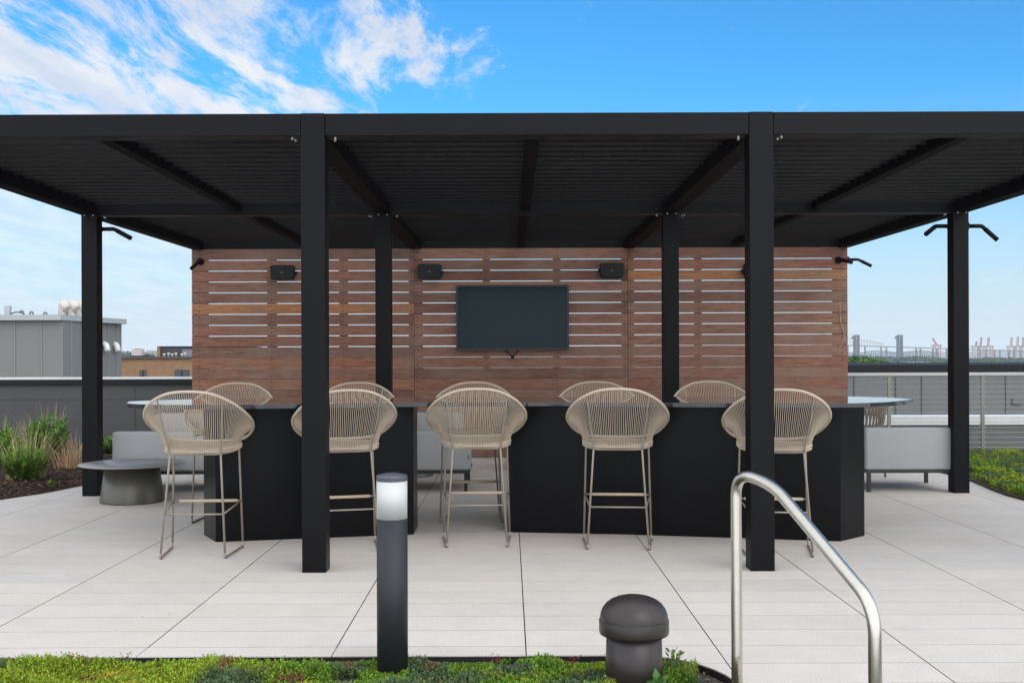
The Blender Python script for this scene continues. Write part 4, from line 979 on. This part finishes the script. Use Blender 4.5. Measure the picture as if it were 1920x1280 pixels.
hs = empty('white_house', (0, 0, 0)); pp = P(290, 664, 260); hs.location = (pp.x, 260, GZ); tag(hs, 'small pale house far behind the brick building roof', 'house')
MB().box(-2.6, 2.6, 0, 6, 0, pp.z-GZ-.4).build('wall', M_whitecap, hs); MB().add([(-2.8, -.2, pp.z-GZ-.4), (2.8, -.2, pp.z-GZ-.4), (2.8, 6.2, pp.z-GZ-.4), (-2.8, 6.2, pp.z-GZ-.4), (-2.8, 3, pp.z-GZ+.9), (2.8, 3, pp.z-GZ+.9)], [(0, 1, 5, 4), (2, 3, 4, 5), (0, 4, 3), (1, 2, 5), (3, 2, 1, 0)]).build('roof', mat('grey_roof', (.2, .2, .21), .8), hs)
# far wood as one mass
n_ = 14000; u_ = rng.uniform(1560, 2050, n_); Yw = rng.uniform(900, 1300, n_); top = 671+1.2*np.sin(u_*.05)+1.8*np.sin(u_*.017+2)+rng.uniform(0, 7, n_)
pts = np.array([tuple(P(a, b, c)) for a, b, c in zip(u_, top, Yw)]); d = rng.normal(0, 1, (n_, 3)); d /= np.linalg.norm(d, axis=1, keepdims=True)
V, Q, C = leaves(pts, d, rng.uniform(1, 2.6, n_), rng.uniform(.8, 1.8, n_), np.array([.07, .11, .085])*rng.uniform(.6, 1.3, (n_, 1)))
tag(np_obj('far_wood', V, Q, M_leaf, cols=C), 'hazy dark wood below the bridge on the horizon', 'trees', kind='stuff')
n_ = 5000; u_ = rng.uniform(180, 420, n_); Yw = rng.uniform(900, 1500, n_); top = 662+2*np.sin(u_*.07)+rng.uniform(0, 10, n_)
pts = np.array([tuple(P(a, b, c)) for a, b, c in zip(u_, top, Yw)]); d = rng.normal(0, 1, (n_, 3)); d /= np.linalg.norm(d, axis=1, keepdims=True)
V, Q, C = leaves(pts, d, rng.uniform(1.2, 3, n_), rng.uniform(1, 2, n_), np.array([.055, .08, .05])*rng.uniform(.6, 1.3, (n_, 1)))
tag(np_obj('far_wood', V, Q, M_leaf, cols=C), 'hazy wood on the horizon behind the brick building', 'trees', kind='stuff')
M_br = mat('bridge_steel', (.04, .05, .065), .8); M_deck = mat('deck_steel', (.11, .12, .115), .8); M_crane = mat('crane_red', (.28, .10, .08), .7); M_crane2 = mat('crane_ochre', (.30, .17, .09), .7); M_pale = mat('pale_truss', (.33, .31, .27), .7)
D1 = 2400
lb_ = empty('lift_bridge', (0, 0, 0)); tag(lb_, 'dark steel lift bridge with two tall towers on the horizon', 'bridge')
def tower(u, hw):
    m_ = MB(); c = P(u, 668, D1); top = P(u, 629, D1).z
    for sx in (-1, 1):
        for sy in (-1, 1): m_.bar((c.x+sx*hw, D1+sy*hw, GZ), (c.x+sx*hw*.9, D1+sy*hw, top), 2.6, 2.6)
    z = GZ; k = 0
    while z < top-6:
        for sy in (-1, 1):
            m_.bar((c.x-hw, D1+sy*hw, z), (c.x+hw, D1+sy*hw, z+7), 1.1, 1.1); m_.bar((c.x+hw, D1+sy*hw, z), (c.x-hw, D1+sy*hw, z+7), 1.1, 1.1); m_.bar((c.x-hw, D1+sy*hw, z), (c.x+hw, D1+sy*hw, z), 1.1, 1.1)
        z += 7
    m_.box(c.x-hw-1, c.x+hw+1, D1-hw, D1+hw, top-3, top+1.5); m_.box(c.x-hw-5, c.x-hw+2, D1-hw, D1+hw, top-7, top-2)
    return m_.build('tower', M_br, lb_)
tower(1606, 4.4); tower(1687, 4.4)
def truss(ua, ub, v0, vr, n, m_):
    pts = []
    for k in range(n+1):
        t = k/n; u = ua+(ub-ua)*t; pts.append((P(u, v0-vr*4*t*(1-t), D1), P(u, v0+5.5, D1)))
    for k in range(n):
        m_.bar(pts[k][0], pts[k+1][0], 1.5, 1.5); m_.bar(pts[k][1], pts[k+1][1], 1.6, 1.6); m_.bar(pts[k][0], pts[k][1], .8, .8); m_.bar(pts[k][0], pts[k+1][1], .7, .7)
m_ = MB(); truss(1565, 1606, 665, 5, 10, m_); truss(1608, 1685, 664, 6.5, 18, m_); truss(1690, 1760, 663, 5.5, 16, m_); m_.build('truss_span', M_br, lb_)
D2 = 3000
vd = empty('viaduct', (0, 0, 0)); tag(vd, 'long pale road viaduct crossing the horizon on tall piers', 'viaduct')
def dv(u): return 648.0+(u-1600)*.0315
m_ = MB()
us = list(range(1500, 2121, 20))
for a, b in zip(us[:-1], us[1:]): m_.bar(P(a, dv(a), D2), P(b, dv(b), D2), 10, 2.6)
m_.build('deck', M_deck, vd)
for u in (1560, 1590, 1622, 1652, 1662, 1718, 1726, 1749, 1757, 1775, 1838, 1849, 1865, 1875, 1892, 1902, 1913, 1930, 1950, 1975, 2000):
    p = P(u, dv(u), D2); MB().box(p.x-1.1, p.x+1.1, D2-4, D2+4, GZ, p.z-1).build('pier', M_deck, vd)
m_ = MB(); tops = []
for k in range(25):
    t = k/24; u = 1530+(1658-1530)*t; vv = 646-(20*(1-t)**1.0+4)*(1 if t < .98 else .2); tops.append((P(u, 624+t*20, D2), P(u, dv(u)-1, D2)))
for k in range(24): m_.bar(tops[k][0], tops[k+1][0], 2.0, 2.0); m_.bar(tops[k][0], tops[k][1], .9, .9); m_.bar(tops[k][0], tops[k+1][1], .7, .7)
m_.build('pale_truss', M_pale, vd)
D3 = 3600
def crane(u, vtop, vbase, lean, label, m=M_crane):
    c = P(u, vbase, D3); t = P(u+lean, vtop, D3); r = empty('gantry_crane', (c.x, D3, GZ)); tag(r, label, 'crane', 'dock cranes on the horizon')
    o_ = Vector((c.x, D3, GZ)); h0 = c.z-GZ
    m_ = MB()
    for x in (-9, 9):
        for y in (-8, 8): m_.bar((x, y, 0), (x, y, h0), 2.6, 2.6)
    m_.bar((-9, 0, h0*.5), (9, 0, h0*.5), 2, 2); m_.build('legs', m, r)
    MB().box(-16, 14, -6, 6, h0, h0+5).build('machinery_house', m, r)
    b = MB(); tt = Vector(t)-o_; s0 = Vector((-2, 0, h0+5))
    for dx in (-2.6, 2.6): b.bar(s0+Vector((dx, 0, 0)), tt+Vector((dx, 0, 0)), 2.0, 2.0)
    n = 10
    for k in range(n): a_ = s0.lerp(tt, k/n); b_2 = s0.lerp(tt, (k+1)/n); b.bar(a_+Vector((-2.6, 0, 0)), b_2+Vector((2.6, 0, 0)), 1.4, 1.4); b.bar(a_+Vector((2.6, 0, 0)), b_2+Vector((-2.6, 0, 0)), 1.4, 1.4)
    b.build('boom', m, r)
crane(1757, 634, 649, -8, 'pink crane with slanting boom left of the right outer pergola post')
for k, (u, vt_, m, lb) in enumerate(((1831, 640, M_crane2, 'short pale crane just right of the right outer pergola post'), (1840, 632, M_crane, 'tall raised crane, left one of the tall pair right of the outer post'), (1854, 632, M_crane, 'tall raised crane, right one of the tall pair right of the outer post'),
    (1897, 632, M_crane2, 'ochre raised crane, first of the group at the right edge of the photo'), (1909, 631, M_crane2, 'ochre raised crane, middle of the group at the right edge of the photo'), (1919, 632, M_crane2, 'ochre raised crane cut by the right edge of the photo'))):
    crane(u, vt_, 651, 0, lb, m)

# ------------------------------------------------------------------ haze
hb = MB().box(-9100, 9100, -60, 8400, GZ-1, 90).build('haze', None); tag(hb, kind='stuff'); hb['label'] = 'pale haze lying over the far city and harbour'; hb['category'] = 'haze'
hm = bpy.data.materials.new('haze'); hm.use_nodes = True; t = hm.node_tree; t.nodes.remove(t.nodes['Principled BSDF'])
pv = t.nodes.new('ShaderNodeVolumePrincipled'); pv.inputs['Density'].default_value = .00012; pv.inputs['Color'].default_value = (.86, .92, 1, 1)
t.links.new(pv.outputs[0], t.nodes['Material Output'].inputs['Volume']); hb.data.materials.append(hm)
